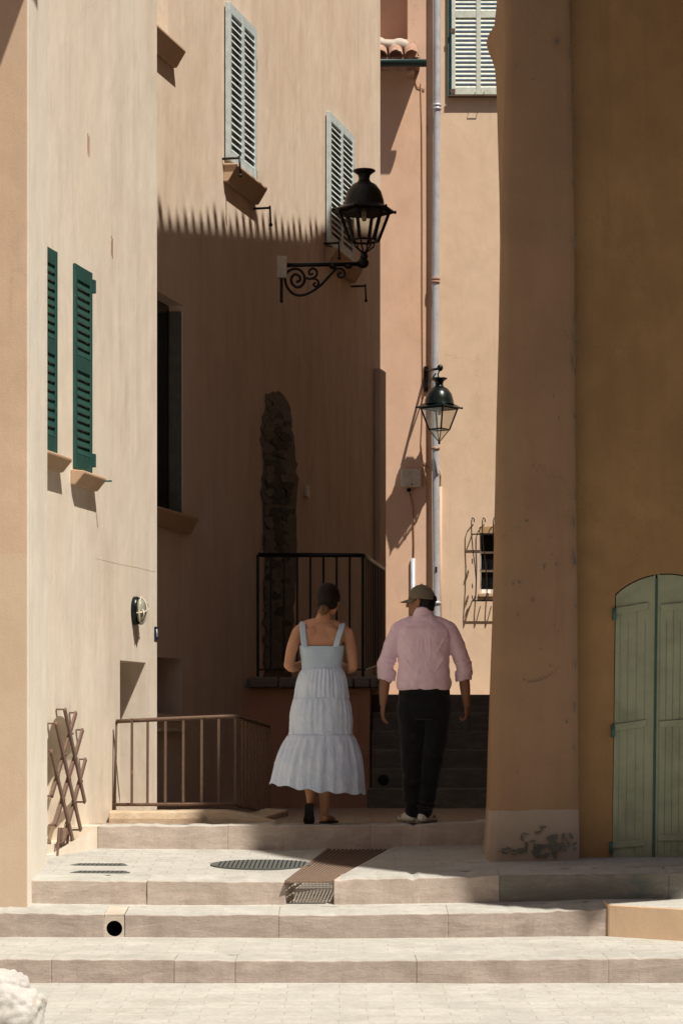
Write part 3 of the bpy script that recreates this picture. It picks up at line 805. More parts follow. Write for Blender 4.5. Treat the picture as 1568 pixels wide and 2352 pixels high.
# ------------------------------------------------------------------ raised terrace with railing
TX1 = P(850, 0, 23.6).x; TXs = P(880, 0, 23.6).x
zs0 = P(0, 1580, 23.6).z; zs1 = P(0, 1556, 23.6).z
ter = thing('stone_terrace', 'raised terrace of brown plaster with a grey stone slab edge, behind the woman', 'terrace', (-.3, 23.6, EZ - .73))
far = WB.pt(WB.L - .2, 0); tl = (WB.pt(3.86, 0).x - .1, 23.6)
m = MB()
def prismXY(mb, pts, z0, z1): mb.loft([[Vector((x, y, z0)) for x, y in pts], [Vector((x, y, z1)) for x, y in pts]], True, False)
prismXY(m, [(-1.05, 23.6), (TX1, 23.6), (TX1 + .28, 29.2), (.38, 29.2)], EZ - 1.0, zs0)
m.build('wall', 'plaster_terrace', ter, bevel=.02)
m = MB(); px0 = -.92
xs = [px0, -.62, -.32, -.05, .12, .28, TXs - .06]
for a, b in zip(xs, xs[1:]): m.hexa([(a + .004, 23.50, zs0 + .001), (b - .004, 23.50, zs0 + .001), (b - .004, 23.9, zs0 + .001), (a + .004, 23.9, zs0 + .001), (a + .004, 23.50, zs1), (b - .004, 23.50, zs1), (b - .004, 23.9, zs1), (a + .004, 23.9, zs1)])
ys = fr(23.9, 29, 11)
for a, b in zip(ys, ys[1:]):
    xo = lambda y: TXs - .06 + (y - 23.9) * .05
    zz = lambda y: (y - 23.9) * .03
    m.hexa([(xo(a) - .35, a + .004, zs0 + zz(a)), (xo(a), a + .004, zs0 + zz(a)), (xo(b), b - .004, zs0 + zz(b)), (xo(b) - .35, b - .004, zs0 + zz(b)), (xo(a) - .35, a + .004, zs1 + zz(a)), (xo(a), a + .004, zs1 + zz(a)), (xo(b), b - .004, zs1 + zz(b)), (xo(b) - .35, b - .004, zs1 + zz(b))])
m.build('slab_edge', 'stone_slab', ter, bevel=.018)
m = MB()  # a shallow bricked-up opening in the terrace wall
wt = Wall(-1, 23.6, 1, 23.6)
for (x0, x1, y0, y1) in ((655, 668, 1592, 1850), (810, 822, 1592, 1850), (655, 822, 1582, 1594)):
    a = wt.uz(x0, y1); b = wt.uz(x1, y0); m.box(wt, a[0], b[0], max(a[1], EZ - .74), b[1], .001, .02)
m.build('blind_opening_frame', 'plaster_terrace', ter)
m = MB(); rr = [Vector(P(700, 1410, 25).xyz)]
# low side door seen through the bars
wd_ = Wall(P(783, 0, 27.0).x, 27.0, P(835, 0, 28.2).x, 28.2)
# railing
tr = thing('terrace_railing', 'dark iron railing on the raised terrace, wrapping its right corner', 'railing', P(590, 1556, 23.6))
zt_ = P(0, 1274, 23.6).z; zb_ = P(0, 1545, 23.6).z
xl, xr = P(592, 0, 23.6).x, P(833, 0, 23.6).x; yF = 23.62
pr = [Vector((xl, yF, zt_)), Vector((xr - .03, yF, zt_ - .003)), Vector((xr + .01, yF + .05, zt_ - .003)), Vector((xr + .30, 28.9, zt_ + .22))]
m = MB(); m.tube([pr[0], pr[1], pr[1] * .5 + pr[2] * .5 + Vector((.008, -.008, 0)), pr[2], pr[3]], .022, 8)
m.build('handrail', 'black_iron', tr)
m = MB(); m.bar((xl, yF, zb_ + .03), (xr, yF, zb_ + .03), .03, .016); m.bar((xr + .01, yF + .03, zb_ + .03), (xr + .30, 28.9, zb_ + .25), .03, .016); m.build('bottom_rail', 'black_iron', tr)
nb = 8
for i in range(nb + 1):
    x = xl + (xr - xl) * i / nb; m = MB(); m.bar((x, yF, zb_ - .04 if i in (0, nb) else zb_ + .03), (x, yF, zt_), .030 if i in (0, nb) else .022, .022, up=Vector((0, 1, 0))); m.build('baluster', 'black_iron', tr)
for i in range(1, 13):
    k = i / 12; p = Vector((xr + .01 + .29 * k, yF + .05 + (28.9 - yF - .05) * k, 0))
    m = MB(); m.bar((p.x, p.y, zb_ + .03 + .22 * k), (p.x, p.y, zt_ + .22 * k), .012, .018, up=Vector((0, 1, 0))); m.build('baluster', 'black_iron', tr)

# ------------------------------------------------------------------ far stair
stair = thing('stone_staircase', 'dark flight of stone stairs climbing the alley beyond the man', 'staircase', (.9, 22.6, EZ - .72))
SX0 = TX1 + .012; SX1 = 2.15
for i in range(6):
    y0 = 22.6 + .28 * i; z0 = EZ - .72 + .182 * i; z1 = z0 + .182
    m = MB(); x0 = SX0 - (.05 if i == 0 else 0)
    yend = 24.6 if i == 5 else y0 + .34
    m.hexa([(x0, y0, z0 - .2), (SX1, y0, z0 - .2), (SX1, yend, z0 - .2), (x0, yend, z0 - .2), (x0, y0, z1), (SX1, y0, z1 - .004), (SX1, yend, z1 - .004), (x0, yend, z1)])
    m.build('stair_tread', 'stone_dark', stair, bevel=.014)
m = MB(); m.tube([Vector((P(880, 1790, 22.58).x, 22.575, P(880, 1792, 22.58).z)), Vector((P(880, 1790, 22.58).x, 22.62, P(880, 1792, 22.58).z))], .052, 20)
m.build('drain_outlet', 'dark_hole', stair)
m = MB(); m.hexa([(SX0 - .01, 24.55, EZ - 1), (4, 24.55, EZ - 1), (6, 35.2, EZ - 1), (.1, 35.2, EZ - 1), (SX0 - .01, 24.55, EZ + .366), (4, 24.55, EZ + .366), (6, 35.2, EZ + .43), (.1, 35.2, EZ + .43)])
tag(m.build('alley_path', 'paving_upper'), kind='structure')

# ------------------------------------------------------------------ low railing and kerb
kz = lambda x, y, D: P(x, y, D)
D0 = 18.28
kb = thing('stone_kerb', 'worn ochre stone kerb under the rusty railing', 'kerb', P(420, 1890, D0))
m = MB(); rings = []
top = lin((250, 1863), (400, 1863), (470, 1861), (520, 1862), (560, 1868), (600, 1880), (640, 1889)); 
for x in range(250, 645, 12):
    T = P(x, top(x), D0); Bz = UZ(D0) - .05; j = noise.noise(Vector((x * .03, 2, 5))) * .012
    dep = .32
    y0 = D0 + j
    rings.append([Vector((T.x, y0, Bz)), Vector((T.x, y0 - .004, (Bz + T.z) / 2 + .01)), Vector((T.x, y0 + .012, T.z - .008)), Vector((T.x, y0 + .04, T.z)), Vector((T.x, y0 + dep, T.z)), Vector((T.x, y0 + dep, Bz))])
m.loft(rings, True, False); m.build('front_stone', 'stone_kerb', kb, bevel=.01)
m = MB(); xk = P(560, 0, D0).x
m.hexa([(xk - .06, D0 + .3, UZ(19) - .05), (xk + .16, D0 + .3, UZ(19) - .05), (xk + .30, 20.2, UZ(19) - .05), (xk + .1, 20.2, UZ(19) - .05), (xk - .06, D0 + .3, UZ(19) + .055), (xk + .16, D0 + .3, UZ(19) + .04), (xk + .30, 20.2, UZ(19) + .04), (xk + .1, 20.2, UZ(19) + .055)])
m.build('side_stone', 'stone_kerb', kb, bevel=.015)
lr = thing('low_railing', 'low rusty iron railing with bent corner before the left doorway', 'railing', P(270, 1860, D0))
Dr = 18.42
q = lambda x, y, D=Dr: P(x, y, D)
ru = [q(268, 1657, 18.5), q(330, 1654), q(420, 1650), q(520, 1646)]
Ru2 = q(546, 1647) ; Ru2.y += .03
endp = P(617, 1668, 20.3)
m = MB(); m.tube(ru + [q(536, 1646), Ru2, Ru2.lerp(endp, .1), endp], .016, 8); m.build('handrail', 'rust_iron', lr)
m = MB(); m.tube([q(262, 1848, 18.5), q(330, 1848), q(500, 1847), q(540, 1848), P(548, 1851, 18.5), P(617, 1868, 20.3)], .013, 8); m.build('bottom_rail', 'rust_iron', lr)
for x in (303, 339, 380, 421, 463, 502, 540):
    m = MB(); a = q(x, 1848); b = q(x + .5, 1650); m.bar(a, b, .019, .019, up=Vector((0, 1, 0))); m.build('baluster', 'rust_iron', lr)
m = MB(); m.tube([q(262, 1862, 18.5), q(266, 1740, 18.5), q(268, 1657, 18.5)], .010, 6); m.build('wall_upright', 'rust_iron', lr)
a0 = P(548, 1851, 18.5); a1 = P(617, 1868, 20.3); c0 = Ru2
for i in range(1, 10):
    k = i / 9; m = MB(); bt = a0.lerp(a1, k); tp = c0.lerp(endp, k); 
    if i == 9: bt.z -= .05
    m.bar(bt, Vector((bt.x, bt.y, tp.z)), .019 if i < 9 else .03, .019 if i < 9 else .03, up=Vector((0, 1, 0))); m.build('baluster', 'rust_iron', lr)

# ------------------------------------------------------------------ houses across the far end (C)
WC = Wall(P(600, 0, 34.95).x, 34.95, P(978, 0, 34.95).x, 34.95)
def C(x, y, off=0): return WC.uz(x, y, off)
pink = thing('pink_house', 'pink plastered house front with a small tiled roof at the alley end', 'house', WC.pt(1, EZ + .4))
ru1 = C(936, 0)[0]; rz0 = C(936, 90)[1]
m = MB(); wall_holes(m, WC, -2, WC.L, EZ - .2, EZ + 17, [(0, ru1, rz0, rz0 + 1.4, .62)])
m.poly([WC.pt(WC.L, EZ - .2), WC.pt(WC.L, EZ + 17), WC.pt(WC.L, EZ + 17, -.4), WC.pt(WC.L, EZ - .2, -.4)])
m.build('wall', 'plaster_pink', pink)
m = MB(); m.box(WC, -.02, ru1 + .02, rz0 - .02, rz0 + 1.42, -.66, -.61); m.build('recess_back', 'plaster_pink', pink)
# tiled pent roof
ro = MB(); ed = .55; zE = P(0, 131, 34.40).z; zT = C(0, 113)[1]; uR = C(958, 0)[0]
u = uR - .10
while u > .3:
    n = 7
    rings = []
    for k in range(n + 1):
        o_ = ed + .05 - (ed + .05) * k / n; z_ = zE + (zT - zE) * k / n
        rings.append([WC.pt(u + .105 * math.cos(a), z_ + .10 * math.sin(a), o_) for a in (math.pi * j / 8 for j in range(9))] + [WC.pt(u - .088 * math.cos(a), z_ + .082 * math.sin(a), o_) for a in (math.pi * j / 8 for j in range(9))])
    ro.loft(rings, True, True); u -= .225
rf = ro.build('tiled_roof', 'terracotta', pink)
m = MB(); m.prism(WC, [(.2, zE - .05), (uR + .03, zE - .05), (uR + .03, zE), (.2, zE)], 0.001, ed); m.build('roof_board', 'terracotta', rf)
m = MB(); uu = .25
while uu < C(932, 0)[0]: m.ell(WC.pt(uu, zT + .05 + .02 * math.sin(uu * 9), .05), (.15, .13, .09 + .02 * math.sin(uu * 23))); uu += .11
m.build('flashing', 'stone_patch', rf, remesh=.015, smooth_it=2)
m = MB(); m.box(WC, C(950, 0)[0] - .1, C(950, 0)[0] + .0, zE - .16, zE - .05, .001, .40); m.build('bracket', 'terracotta', rf)
m = MB(); gz = P(0, 150, 34.35).z; rings = []
uG = uR + .11
rings = [[WC.pt(uu, gz + .07 + .09 * -math.sin(a), ed + .04 + .075 * math.cos(a)) for a in (math.pi * j / 10 for j in range(11))] + [WC.pt(uu, gz + .07 - .08 * math.sin(a), ed + .04 - .065 * math.cos(a)) for a in (math.pi * j / 10 for j in range(11))] for uu in (.2, uG)]
m.loft(rings, True, True); m.build('gutter', 'gutter_green', pink)

WD = Wall(P(978, 0, 35.0).x, 35.0, P(978, 0, 35.0).x + 6, 35.0)
def Dd(x, y, off=0): return WD.uz(x, y, off)
cream = thing('cream_house', 'sunlit cream house front closing the alley, behind the drainpipe', 'house', WD.pt(1, EZ + .4))
w_u0, w_z1 = Dd(1101, 1225); w_z0 = Dd(1101, 1362)[1]; w_u1 = w_u0 + .55
m = MB(); wall_holes(m, WD, 0, 6, EZ - .2, EZ + 17, [(w_u0, w_u1, w_z0, w_z1, .16), (.33, 1.6, Dd(0, 222)[1], Dd(0, 222)[1] + 2.2, .12)])
m.build('wall', 'plaster_cream', cream)
m = MB(); m.box(WD, w_u0, w_u1, w_z0, w_z1, -.20, -.155); m.build('window_panes', 'window_dark', cream)
m = MB()
m.box(WD, w_u0, w_u1, w_z0, w_z0 + .06, -.154, -.11); m.box(WD, w_u0, w_u0 + .025, w_z0, w_z1, -.154, -.12)
for k in (1, 2): z = w_z0 + .06 + (w_z1 - w_z0 - .06) * k / 3; m.box(WD, w_u0, w_u1, z - .014, z + .014, -.153, -.125)
m.box(WD, w_u0 + .27, w_u0 + .295, w_z0, w_z1, -.152, -.122)
m.build('window_frame', 'white_enamel', cream)
m = MB(); m.box(WD, w_u0 - .0, w_u1 + .1, w_z1 + .004, w_z1 + .10, .001, .012); m.build('lintel', 'wood_head', cream)
m = MB(); m.box(WD, w_u0 - .02, w_u1 + .1, w_z0 - .06, w_z0 - .002, -.1, .03); m.build('window_sill', 'plaster_sill', cream, bevel=.01)
# belly grille
gl = thing('window_grille', 'bellied wrought iron window grille, half hidden by the pillar', 'grille', WD.pt(w_u0, w_z0, .1))
for i, x in enumerate((1085, 1110, 1135, 1160)):
    pts = []; pxs = [(x + 3, 1199, .02), (x + 3, 1192, .05), (x - 1, 1189, .09), (x - 3, 1197, .11), (x - 3, 1226, .11), (x + 0, 1262, .12), (x + 5, 1300, .17), (x + 8, 1338, .22), (x + 7, 1366, .21), (x + 2, 1378, .14), (x - 1, 1375, .05)]
    u_ = Dd(x, 1300, .1)[0]
    m = MB(); m.tube([WD.pt(*Dd(xx, yy, oo), oo) for (xx, yy, oo) in pxs], .008, 6); m.build('upright', 'black_iron', gl)
m = MB()
ug = Dd(1084, 0, .1)[0]
for yy, oo in ((1227, .11), (1380, .14)):
    z = Dd(0, yy, oo)[1]; m.bar(WD.pt(ug, z, oo), WD.pt(ug + .9, z, oo), .012, .018); m.bar(WD.pt(ug, z, 0), WD.pt(ug, z, oo), .012, .018)
def spiral(c, r0, turns, n, plane, sgn=1, ph=0):
    return [plane(c[0] + r0 * (1 - .82 * k / n) * math.cos(ph + sgn * turns * 2 * math.pi * k / n), c[1] + r0 * (1 - .82 * k / n) * math.sin(ph + sgn * turns * 2 * math.pi * k / n)) for k in range(n + 1)]
for z_, r_, s_ in ((1290, .05, 1), (1345, .045, -1), (1372, .03, 1)):
    cz = Dd(0, z_, .1)[1]; m.tube(spiral((.08, cz), r_, 1.4, 24, lambda o_, z: WD.pt(ug, z, o_ + .02), s_), .007, 5)
m.build('side_scrolls', 'black_iron', gl)
# shutters of upper window
u0 = Dd(1036, 0)[0]; zb = Dd(0, 221)[1]
louvre(WD, u0, u0 + .78, zb + .0, zb + 1.9, .06, 'sage_shutter', cream, cols=2, mids=[Dd(0, 38)[1]], pitch=.063, stile=.055, rail=.09, th=.04, tilt=.85)
m = MB(); m.box(WD, u0 - .055, u0 - .005, zb - .01, zb + 2, .001, .05); m.build('shutter_frame', 'teal_iron', cream)
m = MB(); m.box(WD, u0 - .03, u0 + 1.2, zb - .022, zb - .004, .001, .10); m.build('rusty_sill_bar', 'rust_iron', cream)
m = MB(); m.tube([WD.pt(u0 + .34, zb + .03, .11), WD.pt(u0 + .34, zb - .02, .14), WD.pt(u0 + .47, zb - .02, .14), WD.pt(u0 + .47, zb + .04, .11)], .006, 6)
m.build('latch', 'rust_iron', cream)
for zz in (zb + .05, Dd(0, 75)[1]): m = MB(); m.box(WD, u0 - .02, u0 + .05, zz - .03, zz + .03, .098, .112); m.build('shutter_hinge', 'rust_iron', cream)

# drainpipe
xp = P(1001, 0, 34.85).x; pp = thing('drainpipe', 'tall pale grey drainpipe with brown collars on the far wall', 'drainpipe', (xp, 34.86, EZ + .4))
m = MB(); m.tube([Vector((xp + .012 * math.sin(z * .7), 34.86, z)) for z in fr(EZ + .35, EZ + 12, 30)], .050, 16); m.build('pipe', 'zinc_pipe', pp)
for y in (250, 648, 1030, 1385, 242, 641):
    z = P(0, y, 34.86).z; m = MB(); m.lathe((xp + .012 * math.sin(z * .7), 34.86, z), [(.052, -.022), (.064, -.018), (.066, 0), (.064, .018), (.052, .022)], 18)
    if y > 245 and y != 641: m.bar((xp, 34.86, z - .03), (xp, 35.0, z - .03), .02, .02)
    m.build('collar', 'terracotta' if y in (648, 641, 1030) else 'zinc_pipe', pp)
m = MB(); zc = P(0, 1308, 34.8).z; m.hexa([(xp - .014, 34.806, zc - .04), (xp + .014, 34.806, zc - .04), (xp + .014, 34.84, zc - .04), (xp - .014, 34.84, zc - .04), (xp - .014, 34.806, zc + .04), (xp + .014, 34.806, zc + .04), (xp + .014, 34.84, zc + .04), (xp - .014, 34.84, zc + .04)])
m.build('sticker', 'dark_hole', pp)
# junction box + cable + conduit
jb = thing('junction_box', 'pale square junction box below the far lantern', 'junction box', WC.pt(C(943, 1100)[0], C(0, 1120)[1]))
m = MB(); a = C(921, 1119); b = C(966, 1079); m.box(WC, a[0], b[0], a[1], b[1], .002, .09); m.build('box', 'pvc_box', jb, bevel=.012)
m = MB(); m.ell(WC.pt(C(938, 0)[0], C(0, 1126)[1], .05), (.035, .03, .03)); m.tube([WC.pt(*C(945, 1114), .09), WC.pt(*C(945, 1114), .095)], .012, 8); m.build('cable_gland', 'dark_hole', jb)
m = MB(); m.tube([WC.pt(*C(x, y), .02) for x, y in ((938, 1126), (942, 1140), (947, 1165), (949, 1200), (950, 1240), (949, 1285))], .008, 6); m.build('cable', 'cable_brown', jb)
m = MB(); m.tube([WC.pt(*C(948, 1283), .03), WC.pt(*C(949, 1560), .03)], .034, 12)
tag(m.build('white_conduit', 'zinc_pipe'), 'short white vertical conduit left of the drainpipe', 'conduit')
m = MB(); m.tube([WD.pt(*Dd(x, y), .02) for x, y in ((1003, 1072), (1009, 1080), (1013, 1092), (1012, 1112), (1011, 1120))], .009, 6); m.tube([WD.pt(*Dd(1011, 1118), .02), WD.pt(*Dd(1011, 1560), .02)], .020, 8)
tag(m.build('thin_service_pipe', 'plaster_pink'), 'thin peach service pipe just right of the drainpipe', 'pipe')
m = MB(); m.tube([WC.pt(*C(x, y), .012) for x, y in ((966, 190), (968, 300), (969, 500), (969, 700), (970, 860), (969, 960), (966, 1020), (970, 1060), (985, 1075))], .007, 6)
m.tube([WC.pt(*C(x, y), .012) for x, y in ((941, 165), (950, 180), (957, 200), (975, 207))], .007, 6)
tag(m.build('wall_cable', 'cable_brown'), 'thin brown cable clipped along the pink wall edge', 'cable')

# ------------------------------------------------------------------ lanterns
def lantern(par, c, s, n, rot, iron):
    """c: centre at brim height; s: brim radius. wall lantern with dome, chimney, tapered glass and lower cage"""
    K = s / .33
    f = lambda r, z: (r * K, z * K)
    m = MB(); m.lathe(c, [f(.0, .405), f(.118, .405), f(.123, .393), f(.095, .375), f(.066, .35), f(.058, .31), f(.075, .275), f(.13, .245), f(.185, .17), f(.212, .08), f(.218, .03), f(.225, .012)], 28, cap=False)
    m.build('dome', iron, par)
    m = MB(); hexr = lambda r, z: [Vector(c) + Vector((r * K * math.cos(rot + 2 * math.pi * k / n), r * K * math.sin(rot + 2 * math.pi * k / n), z * K)) for k in range(n)]
    m.loft([hexr(.21, .035), hexr(.31, -.015), hexr(.345, -.03), hexr(.345, -.045), hexr(.20, -.005), hexr(.19, .03)], False, False)
    for v in hexr(.345, -.035): m.ell(v, (.014 * K, .014 * K, .020 * K), seg=8, rg=6)
    m.build('brim', iron, par)
    topz, botz = -.05, -.36
    T = hexr(.275, topz); Bt = hexr(.155, botz)
    m = MB()
    for a, b in zip(T, Bt): m.bar(a, b, (.030 if n == 6 else .022) * K, (.030 if n == 6 else .022) * K)
    for rg_ in (T, Bt):
        for k in range(n): m.bar(rg_[k], rg_[(k + 1) % n], .018 * K, .022 * K)
    if n == 4:
        for v in Bt: m.bar(v, Vector(c) + Vector((0, 0, -.55 * K)), .012 * K, .012 * K)
        m.ell(Vector(c) + Vector((0, 0, -.56 * K)), (.02 * K,) * 3, seg=10, rg=8)
    else:
        for v in hexr(.115, botz): m.tube([v, v.lerp(Vector(c) + Vector((0, 0, botz * K)), .1) + Vector((0, 0, -.06 * K)), Vector(c) + Vector((0, 0, -.50 * K)) + (v - Vector(c)) * .25 * Vector((1, 1, 0)).length * 0 + Vector((0, 0, 0))], .009 * K, 6)
        m.lathe(Vector(c) + Vector((0, 0, -.53 * K)), [(.0, .05 * K), (.03 * K, .045 * K), (.045 * K, .0), (.03 * K, -.04 * K), (.0, -.055 * K)], 12, cap=False)
    m.build('frame', iron, par)
    m = MB()
    for k in range(n):
        k2 = (k + 1) % n; m.poly([T[k], T[k2], Bt[k2], Bt[k]])
        if n == 4: m.poly([Bt[k], Bt[k2], Vector(c) + Vector((0, 0, -.54 * K))])
    m.build('glass', 'lantern_glass', par)
    m = MB(); m.lathe(Vector(c) + Vector((0, 0, -.03 * K)), [(.0, 0), (.025 * K, -.005 * K), (.03 * K, -.07 * K), (.022 * K, -.11 * K), (0, -.12 * K)], 12, cap=False); m.build('bulb', 'pvc_box', par)
# large one: on an arm from the shaded wall
DL = 23.90; Lp = lambda x, y: P(x, y, DL)
l1 = thing('wall_lantern', 'large black lantern with dome top on a scrolled arm, seen against the shaded house', 'street lamp', Lp(650, 640))
c = Lp(836, 477); lantern(l1, c, 73 * DL / F * .96, 6, R(12), 'black_iron')
m = MB(); m.tube([Lp(652, 609), Lp(700, 608), Lp(825, 606)], .022, 8); m.ell(Lp(833, 604), (.062, .062, .055), seg=16, rg=10)
m.tube([Lp(833, 604), Lp(834, 590), Lp(835, 580)], [.03, .022, .035], 10)
for x in (764, 800): m.ell(Lp(x, 611), (.04, .03, .03), seg=10, rg=8)
m.build('arm', 'black_iron', l1)
def spx(cx, cy, r0, turns, sgn, ph, n=36, keep=.85): return [Lp(cx + r0 * (1 - keep * k / n) * math.cos(ph + sgn * turns * 2 * math.pi * k / n), cy + r0 * (1 - keep * k / n) * math.sin(ph + sgn * turns * 2 * math.pi * k / n)) for k in range(n + 1)]
Z5 = lambda x, y: Lp(x * .2563 + 574, y * .2563 + 344.4)
m = MB()
def crv(pts, r=.012):
    mb = MB(); mb.limb(pts, [r] * len(pts), 8, 5); m.v_ = 0
    b = len(m.v); m.v += mb.v; m.f += [[b + i for i in f_] for f_ in mb.f]; m.sm += mb.sm
crv([Z5(*p) for p in ((760, 1075), (700, 1140), (640, 1205), (560, 1265), (480, 1300), (400, 1295), (340, 1240), (315, 1160), (335, 1095), (400, 1065), (460, 1085), (490, 1150), (470, 1210), (420, 1230), (380, 1200), (370, 1150), (400, 1115), (440, 1130), (450, 1165), (425, 1180))], .014)
crv([Z5(*p) for p in ((490, 1140), (540, 1155), (595, 1125), (595, 1080), (560, 1062), (530, 1085), (535, 1115), (560, 1110))], .012)
crv([Z5(*p) for p in ((540, 1152), (590, 1158), (615, 1185), (605, 1215), (580, 1222), (568, 1200), (585, 1192))], .011)
crv([Z5(*p) for p in ((760, 1075), (790, 1060), (835, 1075), (850, 1110), (830, 1140), (795, 1135), (790, 1108), (812, 1100))], .013)
m.build('scrollwork', 'black_iron', l1)
m = MB(); a = Lp(636, 695); b = Lp(650, 625); m.hexa([(a.x + .03, DL - .03, a.z), (b.x, DL - .03, a.z), (b.x, DL + .03, a.z), (a.x + .03, DL + .03, a.z), (a.x + .03, DL - .03, b.z), (b.x, DL - .03, b.z), (b.x, DL + .03, b.z), (a.x + .03, DL + .03, b.z)]); m.build('wall_plate', 'black_iron', l1, bevel=.008)
m = MB(); a = Lp(636, 640); b = Lp(659, 590); m.hexa([(a.x, DL - .06, a.z), (b.x, DL - .06, a.z), (b.x, DL + .03, a.z), (a.x, DL + .03, a.z), (a.x, DL - .06, b.z), (b.x, DL - .06, b.z), (b.x, DL + .03, b.z), (a.x, DL + .03, b.z)]); m.build('terminal_box', 'pvc_box', l1, bevel=.008)
# far one: hangs in front of pink house
DF = 34.36; Fp = lambda x, y: P(x, y, DF)
l2 = thing('wall_lantern', 'smaller glossy green lantern with clear glass, hanging before the drainpipe in full sun', 'street lamp', Fp(977, 900))
lantern(l2, Fp(1008, 931), 51 * DF / F, 4, R(-90 + 8), 'bottle_green_iron')
m = MB(); pw = C(978, 870); m.box(WC, pw[0] - .03, pw[0] + .03, C(0, 900)[1], C(0, 842)[1], .002, .03)
m.tube([WC.pt(pw[0], C(0, 852)[1], .02), Fp(1000, 848), Fp(1009, 846)], .018, 8); m.ell(Fp(1010, 845), (.045, .045, .05), seg=12, rg=8)
m.tube([WC.pt(pw[0], C(0, 893)[1], .02), Fp(990, 880).lerp(WC.pt(pw[0], C(0, 880)[1], .02), .4), Fp(1000, 858)], .010, 6)
m.tube([Fp(1010, 848), Fp(1005, 860), Fp(1007, 872), Fp(1009, 880)], .010, 6)
m.build('bracket', 'bottle_green_iron', l2)

# ------------------------------------------------------------------ right house (R)
rh = thing('right_house', 'shaded ochre house with a pink corner pillar on the right', 'house', (1.6, 16.6, EZ - .9))
lv = [(-400, 1150, 1160, 1308), (-60, 1140, 1158, 1309), (0, 1134, 1157, 1310), (20, 1120, 1157, 1310), (36, 1115, 1158, 1310), (52, 1118, 1158, 1311), (72, 1128, 1159, 1311), (100, 1136, 1160, 1312), (160, 1140, 1160, 1313), (250, 1142, 1157, 1315), (400, 1146, 1153, 1318), (560, 1148, 1150, 1320), (760, 1145, 1147, 1321), (950, 1140, 1142, 1322), (1150, 1135, 1138, 1324), (1400, 1130, 1135, 1327), (1550, 1125, 1131, 1328), (1700, 1120, 1128, 1329), (1850, 1116, 1124, 1330), (1930, 1111, 1121, 1331), (1985, 1105, 1120, 1331), (2060, 1103, 1118, 1331)]
m = MB(); rings = []
lv = [(-1935, 1150, 1160, 1300)] + lv
import bisect
def interp(y):
    for a, b in zip(lv, lv[1:]):
        if a[0] <= y <= b[0]:
            k = (y - a[0]) / (b[0] - a[0]); return [a[i] + (b[i] - a[i]) * k for i in (1, 2, 3)]
ylist = [-1935, -1500, -400] + list(range(-60, 2061, 20))
for y in ylist:
    xs_, xc_, xr_ = interp(y); wob = noise.noise(Vector((y * .006, 1, 2))) * .012
    z = P(0, y, 16.6).z
    S = P(xs_, y, 17.25); Cc = P(xc_, y, 16.62); Rr = P(xr_, y, 16.58)
    row = [Vector((S.x + .25, 18.6, z)), Vector((S.x, 17.25, z)), Vector((S.x * .5 + Cc.x * .5, 16.93, z)), Vector((Cc.x - .004, 16.68, z)), Vector((Cc.x + .008, 16.625, z))]
    for k in range(1, 9): row.append(Vector((Cc.x + (Rr.x - Cc.x) * k / 9, 16.605 + wob * (1 if 1 < k < 8 else .5) - .02 * math.sin(math.pi * k / 9), z)))
    row += [Vector((Rr.x - .01, 16.60, z)), Vector((Rr.x, 16.625, z)), Vector((Rr.x + .004, 16.80, z))]
    rings.append(row)
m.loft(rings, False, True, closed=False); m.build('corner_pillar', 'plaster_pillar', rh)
# damp scabs low on the pillar and along its edge (missing render)
wp = Wall(0, 16.575, 3, 16.575)
m = MB(); rnd = random.Random(12)
for i in range(34):
    bx = rnd.uniform(1228, 1320); blob(m, wp, bx, 1958 - (bx - 1228) * .22 + rnd.uniform(-26, 14), rnd.uniform(2, 10), rnd.uniform(2, 8), -.001, i)
for i in range(22): blob(m, wp, rnd.uniform(1150, 1316), rnd.uniform(900, 1850), rnd.uniform(.8, 2.2), rnd.uniform(.8, 4), -.001, 300 + i)
for i in range(26): blob(m, wp, 1319 + rnd.uniform(-3, 2), rnd.uniform(40, 1850), rnd.uniform(.8, 2), rnd.uniform(4, 16), -.001, 340 + i)
for i in range(16):
    blob(m, wp, rnd.uniform(1135, 1230), 1962 + rnd.uniform(-6, 6) - (rnd.random() * 12), rnd.uniform(3, 9), rnd.uniform(1.2, 3), -.001, 60 + i)
for i, (x, y, a, b) in enumerate(((1198, 1925, 3, 9), (1206, 1915, 7, 2), (1235, 1912, 7, 4), (1243, 1902, 4, 4), (1250, 1900, 4, 2), (1208, 1944, 4, 10), (1222, 1932, 6, 3))): blob(m, wp, x, y, a, b, -.001, 90 + i)
for i, (x, y, a, b) in enumerate(((1249, 1302, 1.5, 6), (1222, 1378, 1.5, 5), (1278, 96, 4, 6), (1184, 150, 1.5, 4), (1224, 182, 3, 1.5), (1310, 120, 2, 20), (1311, 250, 2, 9), (1313, 830, 2, 16), (1316, 420, 1.5, 10), (1282, 960, 1.5, 4), (1270, 910, 2, 3))): blob(m, wp, x, y, a, b, -.001, 130 + i)
for k in range(12): blob(m, wp, 1212 + k * 6.3, 1567 - (k / 11) ** 2.2 * 34, 2.2, 1.2, -.001, 170 + k)
m.build('flaked_plaster_pattern', 'render_scar', rh)
